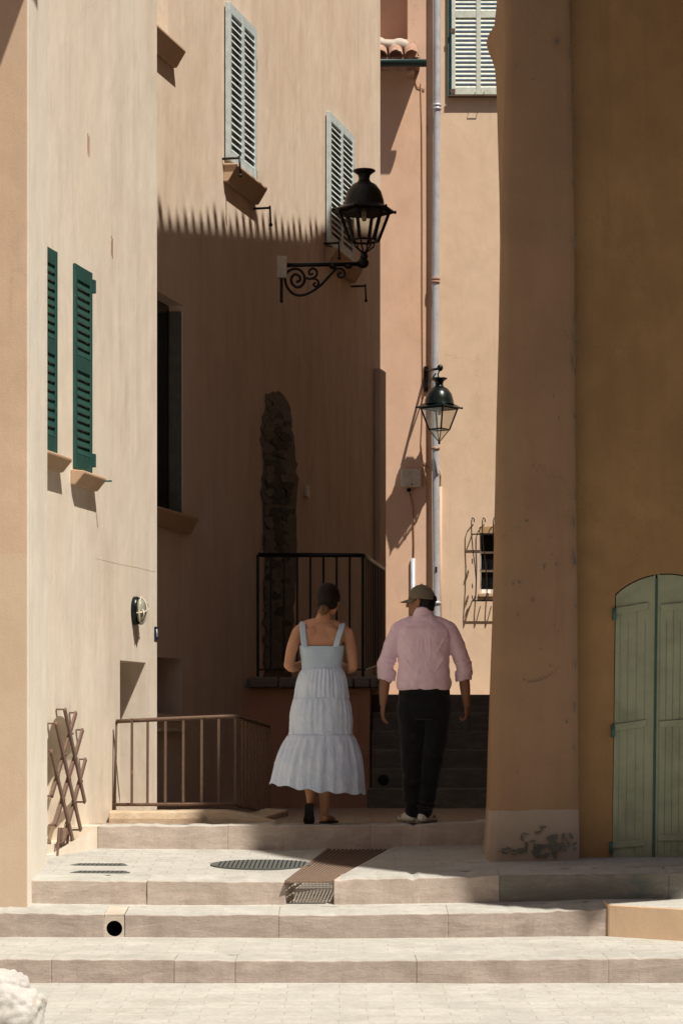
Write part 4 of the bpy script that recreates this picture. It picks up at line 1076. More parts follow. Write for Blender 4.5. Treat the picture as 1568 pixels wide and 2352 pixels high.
# ochre front
WR = Wall(P(1325, 0, 16.72).x - .1, 16.72, 8.0, 16.72)
Rz = lambda x, y, off=0: WR.uz(x, y, off)
dl = Rz(1404, 1900)[0]; dlt = Rz(1412, 1368)[0]; dzb = Rz(0, 1982)[1]; zsp = Rz(0, 1366)[1]; ztp = Rz(0, 1318)[1]
cu = Rz(1532, 0)[0]; half = cu - dlt; dr = cu + half
def arcpts(g=0., n=16):
    # circular segment through spring points and crown
    h = ztp - zsp; rad = (half * half + h * h) / (2 * h); cz = ztp - rad
    a0 = math.asin(half / rad)
    return [(cu + (rad + g) * math.sin(-a0 + 2 * a0 * k / n), cz + (rad + g) * math.cos(-a0 + 2 * a0 * k / n)) for k in range(n + 1)]
arcp = arcpts(.003)
m = MB()
poly = [(0, EZ - 1.1), (dl - .003, EZ - 1.1)] + arcp + [(dr + .03, EZ - 1.1), (WR.L, EZ - 1.1), (WR.L, EZ + 11), (0, EZ + 11)]
m.poly([WR.pt(u, z) for u, z in poly])
hole = [(dl - .003, EZ - 1.1)] + arcp + [(dr + .03, EZ - 1.1)]
for a, b in zip(hole, hole[1:]): m.poly([WR.pt(*a), WR.pt(*b), WR.pt(*b, -.3), WR.pt(*a, -.3)])
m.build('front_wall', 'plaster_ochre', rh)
m = MB(); m.box(WR, dl - .05, dr + .05, EZ - 1.1, ztp + .05, -.34, -.29); m.build('door_backing', 'dark_hole', rh)
us = Rz(1507, 0)[0]; usb = Rz(1499, 0)[0]
def leaf(side):
    ap = arcpts(-.004)
    if side == 0: pts = [(dl + .002, dzb + .0)] + [(u if i else dlt + .004, z) for i, (u, z) in enumerate(ap) if u < us - .01] + [(us - .006, [z for u, z in ap if u < us][-1] + .012), (usb - .004, dzb + .012)]
    else: pts = [(usb + .004, dzb + .012), (us + .006, [z for u, z in ap if u < us][-1] + .014)] + [(u, z) for u, z in ap if u > us + .01] + [(dr + .02, dzb + .07)]
    return pts
for side in (0, 1):
    m = MB(); m.prism(WR, leaf(side), -.05, -.004); lf = m.build('door_leaf', 'sage_door', rh, bevel=.004)
    s_ = MB()
    xsq = (1515, 1530, 1546, 1562, 1578) if side else (1424, 1442, 1462, 1481)
    for i, x in enumerate(xsq):
        s_.bar(WR.pt(*Rz(x, 1395 + (i % 2) * 30), -.0035), WR.pt(*Rz(x - 6, 1962), -.0035), (.0018 if side else .0010), .002, up=WR.n)
    s_.build('board_joints', 'door_seam', lf)
    for (y, tl_) in ((1398, -14), (1666, -12), (1935, -1)):
        if side == 0: a = (1411 - (y - 1398) * .014, y + 6); b = (1487 - (y - 1398) * .014, y + tl_ * .45)
        else: a = (1516 - (y - 1398) * .014, y + 1 - (3 if y < 1900 else 12)); b = (1655, a[1] + tl_ * 1.0)
        pa = Rz(*a); pb = Rz(*b); hh = .024 if side == 0 else .022
        s_ = MB(); s_.prism(WR, [(pa[0], pa[1] - hh), (pb[0], pb[1] - hh), (pb[0], pb[1] + hh), (pa[0], pa[1] + hh)], -.003, .009); s_.build('strap', 'sage_door', lf, bevel=.003)
    if side == 0:
        for (x, y) in ((1410, 1412), (1407, 1680), (1403, 1948)):
            p = Rz(x - 1, y); h_ = MB(); h_.tube([WR.pt(p[0], p[1] - .04, .014), WR.pt(p[0], p[1] + .045, .014)], .014, 10); h_.build('hinge', 'teal_iron', lf)
m = MB(); m.prism(WR, [(usb - .008, dzb), (usb + .012, dzb), (us + .008, ztp - .03), (us - .008, ztp - .03)], -.02, .001); m.build('centre_bead', 'door_seam', rh)
# plan of the rest of the house: left flank, flat-topped walls, roof with tiled eave, unseen shadow-casting block to the right
eave = [(.45, 17.2), (1.72, 24.65), (2.2, 27.1), (2.75, 29.6)]; ERISE = -.21
m = MB()
fl = [(P(1150, 0, 18.6).x + .08, 18.55), (1.45, 20.2), (2.15, 24.4), (2.6, 26.9), (3.1, 29.5), (8, 29.5)]
for a, b in zip(fl, fl[1:]): m.poly([(a[0], a[1], EZ - 1.1), (b[0], b[1], EZ - 1.1), (b[0], b[1], EZ + 11), (a[0], a[1], EZ + 11)])
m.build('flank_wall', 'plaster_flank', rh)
m = MB(); prismXY(m, [(3.1, 29.52), (3.4, 29.52), (4.2, 34.9), (3.9, 34.9)], EZ - .3, EZ + 2.7); m.build('sky_blocker_wall', 'plaster_flank', rh)  # unseen wall added to keep low sky light off the shaded house
m = MB(); ZE = EZ + 11
m.poly([(.95, 17.3, ZE), (2.0, 24.6, ZE), (2.4, 27.0, ZE), (2.9, 29.5, ZE), (9, 29.6, ZE), (9, 16.6, ZE), (.95, 16.62, ZE)])
m.poly([(1.05, 16.7, ZE + .2), (1.80, 24.6, ZE + .08), (2.25, 27.1, ZE + .08), (2.85, 29.6, ZE + .08), (5, 22, ZE + 1.0)])
m.poly([(1.05, 16.7, ZE + .2), (5, 22, ZE + 1.0), (9, 16.7, ZE + .2)]); m.poly([(2.85, 29.6, ZE + .08), (9, 29.6, ZE + .08), (5, 22, ZE + 1.0)]); m.poly([(9, 16.7, ZE + .2), (5, 22, ZE + 1), (9, 29.6, ZE + .08)])
rfR = m.build('roof', 'terracotta', rh)
m = MB(); seglen = 0
EV = []
for (a, b) in zip(eave, eave[1:]):
    L = math.hypot(b[0] - a[0], b[1] - a[1]); n = round(L / .25)
    for i in range(n): k = (i + .5) / n; EV.append((a[0] + (b[0] - a[0]) * k, a[1] + (b[1] - a[1]) * k))
for i, (x, y) in enumerate(EV):
    dx = random.uniform(-.028, .028) ; nxt = Vector((1, -.16, .22)).normalized()
    base = Vector((x + dx + .0, y, ZE + .0 + ERISE + random.uniform(-.012, .012))); d = nxt * .9
    side = Vector((.16, 1, 0)).normalized()
    rings = []
    for k in range(4):
        c_ = base + d * k / 3; r_ = .052 + .008 * k + .012 * ((i * 7) % 5) / 5
        rings.append([c_ + side * r_ * math.cos(a) + Vector((0, 0, r_ * math.sin(a))) for a in (math.pi * j / 8 for j in range(9))])
    m.loft(rings, False, True, closed=False)
    base2 = Vector((x + .050, y, ZE + ERISE - .006)); m.hexa([base2 - side * .16, base2 + side * .16, base2 + side * .16 + d, base2 - side * .16 + d, base2 - side * .16 + Vector((0, 0, .03)), base2 + side * .16 + Vector((0, 0, .03)), base2 + side * .16 + d + Vector((0, 0, .03)), base2 - side * .16 + d + Vector((0, 0, .03))])
m.build('eave_tiles', 'terracotta', rfR)
m = MB(); m.loft([[Vector((x, y, EZ + z)) for x, y in [(3.6, y0), (5.2, 14.3), (9, 15.0), (9, 16.70), (3.6, 16.70)]] for z, y0 in ((4.3, 12.98), (5.2, 12.75), (6.2, 12.5), (7.0, 12.34), (8.2, 12.2), (9.4, 12.1), (11, 12.25), (12.5, 12.25))], True, False); m.build('shadow_caster_block', 'plaster_ochre', rh)  # unseen block, corner shaped to cast the shadow across the steps

m = MB(); prismXY(m, [(5.2, 17), (9, 17), (9, 24), (5.6, 24)], EZ + 10.5, EZ + 17); m.build('sky_blocker_mass', 'plaster_flank', rh)  # unseen mass added above the roof to cut sky light in the alley
# low ramp wall bottom right
m = MB(); fa = P(1395, 2150, 15.49); fb = P(1568, 2185, 15.12); fc = fb + (fb - fa) * 3
zt2 = P(0, 2077, 15.45).z
pts = [(fa.x, fa.y), (fb.x, fb.y), (fc.x, fc.y), (fc.x, 15.9), (fa.x, 15.89)]
m.loft([[Vector((x, y, EZ - 1.7)) for x, y in pts], [Vector((x, y, zt2 if i < 4 else zt2 - .0)) for i, (x, y) in enumerate(pts)]], True, False)
lw = m.build('low_wall', 'plaster_ramp', bevel=.012)
lw.data.materials.append(MATS['paving_light'])
for f in lw.data.polygons:
    if f.normal.z > .7: f.material_index = 1
tag(lw, 'low sunlit orange plaster wall at the right end of the steps', 'wall')

m = MB()
for (x0, y0, x1, y1) in ((-9, -5, 12, -5), (-8, -5, -8, 15.7), (9, -5, 9, 11.5), (9.5, 17, 9.5, 40), (9.5, 40, -9, 40)):
    m.poly([(x0, y0, -1), (x1, y1, -1), (x1, y1, EZ + 10.5), (x0, y0, EZ + 10.5)])
tag(m.build('sky_blocker_fronts', 'plaster_ochre'), kind='structure')  # unseen plain house fronts added to block sky light
# white rock bottom left
def rock(name, c, r, label):
    bm = bmesh.new(); bmesh.ops.create_icosphere(bm, subdivisions=5, radius=1)
    for v in bm.verts:
        n_ = noise.fractal(v.co * 1.2 + Vector(c), 1.1, 2.2, 4); v.co *= 1 + .20 * n_ + .16 * abs(noise.noise(v.co * 2.7)) - .05 + .02 * noise.noise(v.co * 8) + .008 * noise.noise(v.co * 22); v.co = Vector((v.co.x * r[0], v.co.y * r[1], v.co.z * r[2]))
    me = bpy.data.meshes.new(name); bm.to_mesh(me); bm.free(); me.polygons.foreach_set('use_smooth', [True] * len(me.polygons)); me.materials.append(MATS['rock_white'])
    o = bpy.data.objects.new(name, me); COL.objects.link(o); o.location = c; return o
c1 = P(28, 2345, 12.4); tag(rock('painted_rock', (c1.x, 12.5, GZ0(12.5) + .06), (.17, .16, .16), ''), 'rough white painted boulder nearest the bottom left corner', 'rock')
c1 = P(8, 2262, 12.9); tag(rock('painted_rock', (c1.x, 12.98, GZ0(12.98) + .10), (.13, .13, .13), ''), 'flat pale boulder behind the white one at bottom left', 'rock')

# ------------------------------------------------------------------ people
def supring(c, rx, ry, n=48, e=2.6, rot=0., mod=None):
    out = []
    for k in range(n):
        a = 2 * math.pi * k / n; ca, sa = math.cos(a), math.sin(a)
        f = (abs(ca) ** e + abs(sa) ** e) ** (-1 / e)
        if mod: f *= mod(a)
        x, y = rx * f * ca, ry * f * sa
        out.append(Vector((c[0] + x * math.cos(rot) - y * math.sin(rot), c[1] + x * math.sin(rot) + y * math.cos(rot), c[2])))
    return out
def tab(rows, z):
    if z <= rows[0][0]: return rows[0][1:]
    for a, b in zip(rows, rows[1:]):
        if z <= b[0]:
            k = (z - a[0]) / (b[0] - a[0]); k = k * k * (3 - 2 * k) * .5 + k * .5
            return [a[i] + (b[i] - a[i]) * k for i in range(1, len(a))]
    return rows[-1][1:]
def shift(mb, o):
    mb.v = [v + o for v in mb.v]; return mb
def hand(mb, wrist, d, palm_n, curl=.5, thumb=1, s=1.):
    """wrist point, direction of the hand, direction the palm faces; five separate bent fingers"""
    d = Vector(d).normalized(); pn = Vector(palm_n); pn = (pn - d * pn.dot(d)).normalized(); sd = d.cross(pn) * thumb
    wrist = Vector(wrist)
    pal = wrist + d * .045 * s
    M = Matrix((sd, pn, d)).transposed()
    mb.ell(pal, (.040 * s, .017 * s, .052 * s), M, 16, 10)
    mb.ell(wrist + d * .01 * s, (.028 * s, .021 * s, .03 * s), M, 14, 8)
    for off, ln, sp in ((.028, .072, .10), (.010, .082, .03), (-.009, .076, -.04), (-.026, .060, -.12)):
        b = wrist + d * .082 * s + sd * off * s; dd = (d + sd * sp).normalized(); pts = [b - dd * .012]
        cur = b; an = curl * .55
        for j, fr_ in enumerate((.42, .32, .26)):
            dir_ = (dd * math.cos(an) + pn * math.sin(an)).normalized(); cur = cur + dir_ * ln * s * fr_; pts.append(cur); an += curl * 1.0
        mb.limb(pts, [.0088 * s, .0088 * s, .0080 * s, .0070 * s], 8, 3)
    b = wrist + d * .028 * s + sd * .030 * s
    mb.limb([b - sd * .01, b + (sd * .7 + d * .6 + pn * .35) * .030 * s, b + (sd * .75 + d * 1.3 + pn * .75) * .042 * s], [.012 * s, .0105 * s, .0082 * s], 8, 4)
def head(mb, c, yaw, k=1., tilt=0.):
    c = Vector(c); M = Matrix.Rotation(yaw, 3, 'Z') @ Matrix.Rotation(tilt, 3, 'X')
    q = lambda x, y, z: c + M @ Vector((x * k, y * k, z * k)); r = lambda *a: tuple(v * k for v in a)
    mb.ell(q(0, -.008, .018), r(.073, .092, .098), M); mb.ell(q(0, .022, -.048), r(.060, .066, .066), M)
    mb.ell(q(0, .066, -.098), r(.024, .024, .020), M, 14, 8); mb.ell(q(0, .034, -.088), r(.044, .050, .026), M)
    for s in (-1, 1):
        mb.ell(q(.038 * s, .062, -.028), r(.024, .024, .026), M, 12, 8); mb.ell(q(.076 * s, -.004, -.012), r(.009, .020, .032), M @ Matrix.Rotation(.3 * s, 3, 'Z'), 12, 8)
        mb.ell(q(.030 * s, .078, .028), r(.022, .012, .008), M, 10, 6)
    mb.limb([q(0, .084, .018), q(0, .100, -.008), q(0, .112, -.030)], [.008 * k, .010 * k, .0125 * k], 10, 4)
    for s in (-1, 1): mb.ell(q(.012 * s, .100, -.036), r(.009, .010, .008), M, 10, 6)
    mb.ell(q(0, .092, -.060), r(.021, .011, .0065), M, 12, 6); mb.ell(q(0, .088, -.072), r(.018, .011, .0075), M, 12, 6)
    return q, M

# ---- woman
wb = Vector((-.146, 17.86, EZ - .688))
woman = thing('person', 'woman walking away in a pale blue tiered sundress, brown hair in a low bun', 'person', wb)
WT = [(.86, 0, .150, .105), (.95, 0, .165, .110), (1.06, 0, .140, .098), (1.14, 0, .128, .092), (1.24, 0, .140, .098), (1.34, 0, .152, .100), (1.41, 0, .158, .094), (1.46, .002, .140, .080), (1.495, .004, .095, .066), (1.525, .008, .058, .056), (1.56, .014, .048, .052), (1.62, .03, .046, .054)]
m = MB(); zs = fr(.86, 1.62, 40)
m.loft([supring((tab(WT, z)[0], .0 + .01 * (z > 1.5), z), *tab(WT, z)[1:]) for z in zs])
m.limb([(-.05, .0, 1.485), (-.12, -.002, 1.470), (-.172, 0, 1.430)], [.050, .046, .047]); m.limb([(.05, 0, 1.480), (.12, -.002, 1.462), (.182, 0, 1.420)], [.050, .046, .047])
for s in (-1, 1): m.ell((s * .085, -.078, 1.395), (.050, .018, .075), Matrix.Rotation(-.25 * s, 3, 'Y'), 14, 10)   # shoulder blades
m.limb([(-.178, 0, 1.425), (-.218, -.012, 1.32), (-.248, -.02, 1.185)], [.047, .043, .036]); m.limb([(-.248, -.02, 1.185), (-.215, .07, 1.165), (-.135, .185, 1.205)], [.037, .036, .025])
m.limb([(.188, 0, 1.415), (.215, -.010, 1.31), (.232, -.02, 1.170)], [.047, .043, .035]); m.limb([(.232, -.02, 1.170), (.200, .07, 1.155), (.115, .185, 1.20)], [.036, .035, .025])
hand(m, (-.135, .185, 1.205), (.55, .8, .15), (.3, -.2, .9), .6, 1, .92); hand(m, (.115, .185, 1.20), (-.55, .8, .15), (-.3, -.2, .9), .6, -1, .92)
hc = (.052, .035, 1.672)
q, HM = head(m, hc, R(-24), .96)
m.limb([(.005, .01, 1.50), (.022, .02, 1.58), (.042, .03, 1.63)], [.053, .047, .050])
m.limb([(-.085, .0, .88), (-.085, .03, .48), (-.088, -.02, .34), (-.082, -.070, .155)], [.075, .052, .050, .028])
m.limb([(.075, .0, .88), (.03, .03, .48), (.022, .0, .32), (.018, -.02, .085)], [.075, .052, .050, .030])
m.limb([(-.084, -.085, .135), (-.088, -.045, .065), (-.092, .0, .028)], [.029, .030, .030]); m.ell((-.092, .02, .018), (.036, .04, .014))
m.limb([(.016, -.035, .042), (.045, .04, .040), (.075, .10, .022)], [.031, .030, .024]); m.ell((.085, .13, .016), (.036, .032, .014))
shift(m, wb); wbody = m.build('body', 'skin_woman', woman, remesh=.0052, smooth_it=5)
m = MB(); m.ell(q(0, -.016, .024), (.090, .100, .106), HM, 32, 18); m.ell(q(0, -.070, -.035), (.066, .040, .058), HM, 20, 12)
m.ell(q(-.03, -.03, -.03), (.052, .05, .05), HM, 20, 12); m.ell(q(.03, -.03, -.03), (.052, .05, .05), HM, 20, 12)
hair = shift(m, wb).build('hair', 'hair_brown', woman, remesh=.006, smooth_it=3, disp=[('CLOUDS', .04, .008)])
m = MB(); b0 = Vector((.018, -.085, 1.590)); rr = []
for k in range(40):
    a = k * .42; rr.append(b0 + Vector((.024 * math.cos(a) * (1 - k / 80), -.012 + .016 * k / 40 * -1, .020 * math.sin(a) * (1 - k / 80))))
m.tube(rr, [.013] * 40, 8); m.ell(b0, (.040, .030, .038))
shift(m, wb).build('bun', 'hair_bun', hair, remesh=.004, smooth_it=1)
m = MB()
for k in range(5):
    a = random.uniform(-.04, .05); m.tube([wb + Vector((.02 + a, -.06, 1.585)), wb + Vector((.02 + a * 1.2, -.055, 1.565)), wb + Vector((.02 + a * 1.3, -.047, 1.545))], [.003, .002, .0008], 5)
m.build('stray_strands', 'hair_brown', hair)
m = MB()
for s in (-1, 1): m.ell(wb + q(.030 * s, .079, .006), (.012, .009, .008), HM, 12, 8)
m.build('eyes', 'white_enamel', woman)
# bodice
BT = [(1.13, 0, .146, .106), (1.16, 0, .146, .107), (1.22, 0, .150, .108), (1.28, 0, .158, .110), (1.326, 0, .164, .110)]
m = MB(); zs = fr(1.150, 1.326, 60)
rings = [supring((0, 0, z - .0), *[v + .0008 * math.sin(z * 2 * math.pi / .0125) for v in tab(BT, z)[1:]], n=120, mod=lambda a: 1 + .004 * math.sin(a * 44)) for z in zs]
for p in rings[-1]: p.z += .006 * (abs(p.x) / .16) ** 2 - .004
m.loft(rings, False); dress = shift(m, wb).build('bodice', 'bodice_blue', woman)
md = dress.modifiers.new('thick', 'SOLIDIFY'); md.thickness = .004; md.offset = -1
# skirt: three gathered tiers
def tier(z0, w0, z1, w1, c0, c1, seed, big, n=260, rows=34):
    rnd = random.Random(seed)
    hi = [(rnd.randint(26, 40), rnd.uniform(0, 6.28), rnd.uniform(.4, 1)) for _ in range(4)]
    lo = [(rnd.choice((7, 9, 11, 13, 15, 17)), rnd.uniform(0, 6.28), rnd.uniform(.5, 1)) for _ in range(5)]
    rings = []
    for r_ in range(rows + 1):
        k = r_ / rows; e_ = k ** .62
        w_ = w0 + (w1 - w0) * e_ * (1 - .0 * k) + .012 * math.sin(math.pi * min(1, k * 1.15)) * (big / .02)
        cx = c0 + (c1 - c0) * k
        def mod(a, k=k):
            g = sum(A_ * math.sin(n_ * a + p_ + .5 * math.sin(3 * k)) for n_, p_, A_ in hi) / 3.2
            l = sum(A_ * math.sin(n_ * a + p_ + .35 * k) for n_, p_, A_ in lo) / 3.2
            pl = 1 - abs(math.sin(11 * a + 1.3 + .7 * math.sin(2 * a)))   # sharp pleats
            return 1 + .034 * g * (1 - .45 * k) * min(1, k * 6 + .3) + big * (l * 1.7 + 1.5 * pl) * k ** .8 * (.150 / w_) * 2
        z = z0 + (z1 - z0) * k
        ring = supring((cx, .0, z), w_, w_ * .80, n, 2.15, mod=mod)
        for p in ring:
            j = noise.noise(Vector((p.x * 9, p.y * 9, seed))) * .008 * k
            p.z += j
            if z1 < .3:
                p.z += k * k * (.060 * max(0, -p.x) / .36 - .018 * max(0, p.x) / .36) + .007 * k * math.sin(math.atan2(p.y, p.x) * 13 + 1)
            pz = noise.noise(Vector((p.x * 14, p.z * 7, p.y * 14 + seed))) * .0045
            p.x += pz * math.copysign(1, p.x); p.y -= pz
        rings.append(ring)
    m = MB(); m.loft(rings, False); o = shift(m, wb)
    return o
for (a, nm) in ((tier(1.160, .144, .936, .203, .002, -.006, 5, .010), 'skirt_tier'), (tier(.940, .2015, .664, .232, -.006, -.008, 9, .014), 'skirt_tier'), (tier(.668, .2325, .240, .352, -.008, -.034, 14, .021), 'skirt_tier')):
    o = a.build(nm, 'dress_blue', woman); md = o.modifiers.new('thick', 'SOLIDIFY'); md.thickness = .003; md.offset = -1
    dm = o.modifiers.new('folds', 'DISPLACE'); tx = bpy.data.textures.new('wrinkle', 'CLOUDS'); tx.noise_scale = .06; dm.texture = tx; dm.strength = .009; dm.mid_level = .5
for sx, pts in ((-1, [(-.128, -.112, 1.312), (-.134, -.108, 1.37), (-.139, -.095, 1.42), (-.142, -.072, 1.458), (-.142, -.040, 1.490), (-.140, .0, 1.504), (-.138, .04, 1.490), (-.132, .07, 1.455), (-.128, .10, 1.39), (-.125, .112, 1.31)]),
                (1, [(.104, -.113, 1.312), (.119, -.108, 1.37), (.133, -.094, 1.415), (.144, -.070, 1.450), (.151, -.040, 1.480), (.151, .0, 1.494), (.146, .04, 1.480), (.138, .07, 1.445), (.132, .10, 1.38), (.13, .112, 1.31)])):
    m = MB(); rows = []
    pv = [Vector(p) for p in pts]; fine_ = []
    for a, b in zip(pv, pv[1:]):
        for k in range(5): fine_.append(a.lerp(b, k / 5))
    fine_.append(pv[-1])
    for i, p in enumerate(fine_): rows.append([p + Vector((w_, 0, 0)) for w_ in (-.022, -.011, 0, .011, .022)])
    m.loft(rows, False, True, closed=False); st_ = shift(m, wb).build('shoulder_strap', 'bodice_blue', woman)
    so_ = st_.modifiers.new('thick', 'SOLIDIFY'); so_.thickness = .005; so_.offset = 1
# sandals
def sole(c, d, up, L, W, th, mat, par, name='sandal'):
    c = Vector(c); d = Vector(d).normalized(); up = Vector(up); up = (up - d * up.dot(d)).normalized(); sd = d.cross(up)
    pr = [(-.5, .30), (-.42, .40), (-.2, .38), (.05, .40), (.28, .50), (.42, .42), (.5, .22)]
    left = [c + d * L * a - sd * W * b for a, b in pr]; right = [c + d * L * a + sd * W * b for a, b in pr][::-1]
    m = MB(); m.loft([[p - up * th / 2 for p in left + right], [p + up * th / 2 for p in left + right]], True, False)
    return m.build(name, mat, par, bevel=.004)
s1_ = sole(wb + Vector((-.094, -.097, .074)), (-.02, .50, -.60), (0, .75, .6), .205, .088, .018, 'sandal_black', woman)
s2_ = sole(wb + Vector((.050, .045, .010)), (.38, .9, 0), (0, 0, 1), .235, .088, .016, 'sandal_black', woman)
m = MB(); m.tube([wb + Vector(p) for p in ((.100, .085, .012), (.094, .082, .042), (.070, .088, .052), (.042, .105, .040), (.038, .112, .012))], .009, 8); m.build('sandal_strap', 'shoe_white', s2_)

# ---- man
mb_ = Vector((.612, 17.86, EZ - .679))
man = thing('person', 'man in khaki cap, pink shirt and black trousers, head turned left', 'person', mb_)
ST = [(.985, 0, .186, .125), (1.0, 0, .198, .134), (1.03, 0, .205, .140), (1.10, 0, .196, .134), (1.18, 0, .190, .128), (1.28, 0, .196, .128), (1.37, 0, .206, .126), (1.43, 0, .200, .116), (1.475, 0, .165, .100), (1.51, 0, .112, .084), (1.54, 0, .080, .074), (1.56, 0, .068, .066)]
m = MB()
core = [(z, c, a * .86, b * .84) for z, c, a, b in ST]
m.loft([supring((0, 0, z), *tab(core, z)[1:]) for z in fr(.99, 1.52, 24)])
m.limb([(0, -.005, 1.48), (-.008, .005, 1.56), (-.02, .012, 1.62)], [.066, .060, .060])
q2, HM2 = head(m, (-.020, .012, 1.655), R(68), 1.0, R(-4))
for s, pts in ((-1, [(-.17, 0, 1.43), (-.25, .0, 1.28), (-.280, .0, 1.15), (-.292, .03, 1.02), (-.300, .065, .89)]), (1, [(.18, 0, 1.43), (.255, .0, 1.28), (.292, .0, 1.15), (.308, .03, 1.02), (.322, .060, .885)])):
    m.limb([(s * .05, 0, 1.46), pts[0]], [.05, .05]); m.limb(pts, [.048, .046, .045, .040, .028])
hand(m, (-.300, .066, .885), (-.05, .12, -1), (1, .2, 0), .42, -1, 1.02)
hand(m, (.322, .062, .880), (.05, .16, -1), (-1, .3, 0), .95, 1, 1.02)
for s, pts in ((-1, [(-.09, 0, .98), (-.09, .02, .52), (-.085, .0, .09)]), (1, [(.09, 0, .98), (.065, .0, .52), (.010, -.02, .09)])): m.limb(pts, [.07, .05, .036])
shift(m, mb_); m.build('body', 'skin_man', man, remesh=.0055, smooth_it=3)
m = MB()
for s in (-1, 1): m.ell(mb_ + q2(.030 * s, .081, .006), (.012, .009, .008), HM2, 12, 8)
m.build('eyes', 'window_dark', man)
m = MB(); m.ell(q2(0, -.040, -.012), (.076, .070, .080), HM2, 24, 14); m.ell(q2(0, -.062, -.062), (.052, .035, .035), HM2, 16, 10); m.ell(q2(.055, .0, .012), (.025, .028, .035), HM2, 12, 8); m.ell(q2(-.055, .0, .012), (.025, .028, .035), HM2, 12, 8)
shift(m, mb_).build('hair', 'hair_black', man, remesh=.006, smooth_it=2, disp=[('CLOUDS', .02, .008)])
m = MB()
for s in (-1, 1): m.ell(q2(.040 * s, .055, -.066), (.026, .034, .026), HM2, 14, 8)
m.ell(q2(0, .070, -.093), (.028, .026, .020), HM2, 12, 8)
shift(m, mb_).build('beard_stubble', 'hair_black', man, remesh=.004) if False else None
# cap
m = MB(); rings = []
n = 36
for j in range(13):
    th = R(90) * j / 12
    rings.append([mb_ + q2(.088 * max(0, math.cos(th)) ** .8 * math.cos(a) * (1 + .006 * math.cos(a * 6)), -.014 + .103 * max(0, math.cos(th)) ** .8 * math.sin(a) * (1 + .006 * math.cos(a * 6)), .024 + .096 * math.sin(th) - .028 * (.5 - .5 * math.sin(a)) * math.cos(th)) for a in (2 * math.pi * k / n for k in range(n))])
m.loft(rings, False); cap_ = m.build('cap', 'cap_khaki', man); md = cap_.modifiers.new('thick', 'SOLIDIFY'); md.thickness = .004; md.offset = -1
m = MB(); rows = []
for i in range(9):
    r_ = i / 8; row = []
    for k in range(15):
        a = R(28 + 124 * k / 14)
        x0, y0 = .085 * math.cos(a), -.014 + .100 * math.sin(a); ext = .078 * max(0, math.sin((a - R(28)) / R(124) * math.pi)) ** .55
        x_ = x0 * (1 - .05 * r_); y_ = y0 + ext * r_; z_ = .022 - .018 * r_ - .022 * (x0 / .085) ** 2
        row.append(mb_ + q2(x_, y_, z_))
    rows.append(row)
m.loft(rows, False, True, closed=False); pk = m.build('peak', 'cap_khaki', cap_); md = pk.modifiers.new('thick', 'SOLIDIFY'); md.thickness = .005
m = MB(); m.ell(mb_ + q2(0, -.012, .121), (.008, .008, .005)); m.build('button', 'cap_khaki', cap_)
m = MB(); m.ell(mb_ + q2(0, -.112, .004), (.034, .010, .024), HM2, 16, 10); m.build('strap_opening', 'hair_black', cap_)
# shirt
m = MB()
def fold(a, z):
    return 1 + .012 * math.sin(9 * a + 14 * z) * (1.35 - z) + .010 * math.sin(17 * a - 22 * z) * max(0, (1.25 - z) * 2) + .008 * math.sin(5 * a + 38 * z) * max(0, 1 - abs(z - 1.06) * 7)
m.loft([supring((0, 0, z), *tab(ST, z)[1:], n=96, mod=lambda a, z=z: fold(a, z)) for z in fr(.988, 1.56, 70)])
for s in (-1, 1):
    for j in range(2):    # centre back pleat, drag lines from the shoulders
        m.limb([(s * .008 + j * .012 * s, -.088, 1.46), (s * .016 + j * .02 * s, -.124, 1.36), (s * (.03 + .02 * j), -.126, 1.24)], [.004, .0065, .003], 6, 6)
    m.limb([(s * .175, -.085, 1.40), (s * .12, -.112, 1.31), (s * .05, -.126, 1.19)], [.004, .008, .003], 6, 6)
    m.limb([(s * .18, -.065, 1.30), (s * .13, -.108, 1.20), (s * .06, -.130, 1.10)], [.003, .008, .003], 6, 6)
    m.limb([(s * .185, -.05, 1.08), (s * .08, -.132, 1.045), (s * -.04, -.138, 1.05)], [.005, .010, .004], 6, 6)
for s, pts, rr in ((-1, [(-.06, 0, 1.487), (-.13, 0, 1.468), (-.182, 0, 1.425), (-.225, 0, 1.34), (-.262, 0, 1.24), (-.285, .0, 1.165), (-.275, .02, 1.10)], [.058, .062, .066, .064, .060, .060, .060]), (1, [(.06, 0, 1.487), (.13, 0, 1.468), (.190, 0, 1.425), (.235, 0, 1.34), (.272, 0, 1.24), (.300, .0, 1.165), (.298, .02, 1.10)], [.058, .062, .066, .064, .060, .060, .056])):
    m.limb(pts, rr, 24, 6)
    for i, z in enumerate((1.215, 1.185)):
        p = Vector(pts[5]).lerp(Vector(pts[4]), (z - pts[5][2]) / (pts[4][2] - pts[5][2])); m.tube([p + Vector((.061 * math.cos(a), .061 * math.sin(a), .012 * math.sin(a * 2 + i + s))) for a in (2 * math.pi * k / 20 for k in range(21))], .008, 6, cap=False)
shift(m, mb_); shirt = m.build('shirt', 'shirt_pink', man, remesh=.0055, smooth_it=4, disp=[('CLOUDS', .10, .016), ('CLOUDS', .035, .003)])
for s, c_, r_ in ((-1, Vector((-.276, .02, 1.098)), .064), (1, Vector((.299, .02, 1.093)), .060)):
    rings = []
    for z, k in ((-.030, .86), (-.034, .98), (-.020, 1.05), (.0, 1.03), (.004, 1.10), (.028, 1.12), (.040, 1.06), (.044, .92)):
        rings.append([mb_ + c_ + Vector((r_ * k * math.cos(a) * (1 + .03 * math.sin(3 * a + z * 90)), r_ * k * math.sin(a), z + s * .12 * r_ * math.cos(a) + .004 * math.sin(4 * a))) for a in (2 * math.pi * j / 36 for j in range(36))])
    m = MB(); m.loft(rings, True); m.build('rolled_cuff', 'shirt_pink', shirt)
m = MB(); rings = []
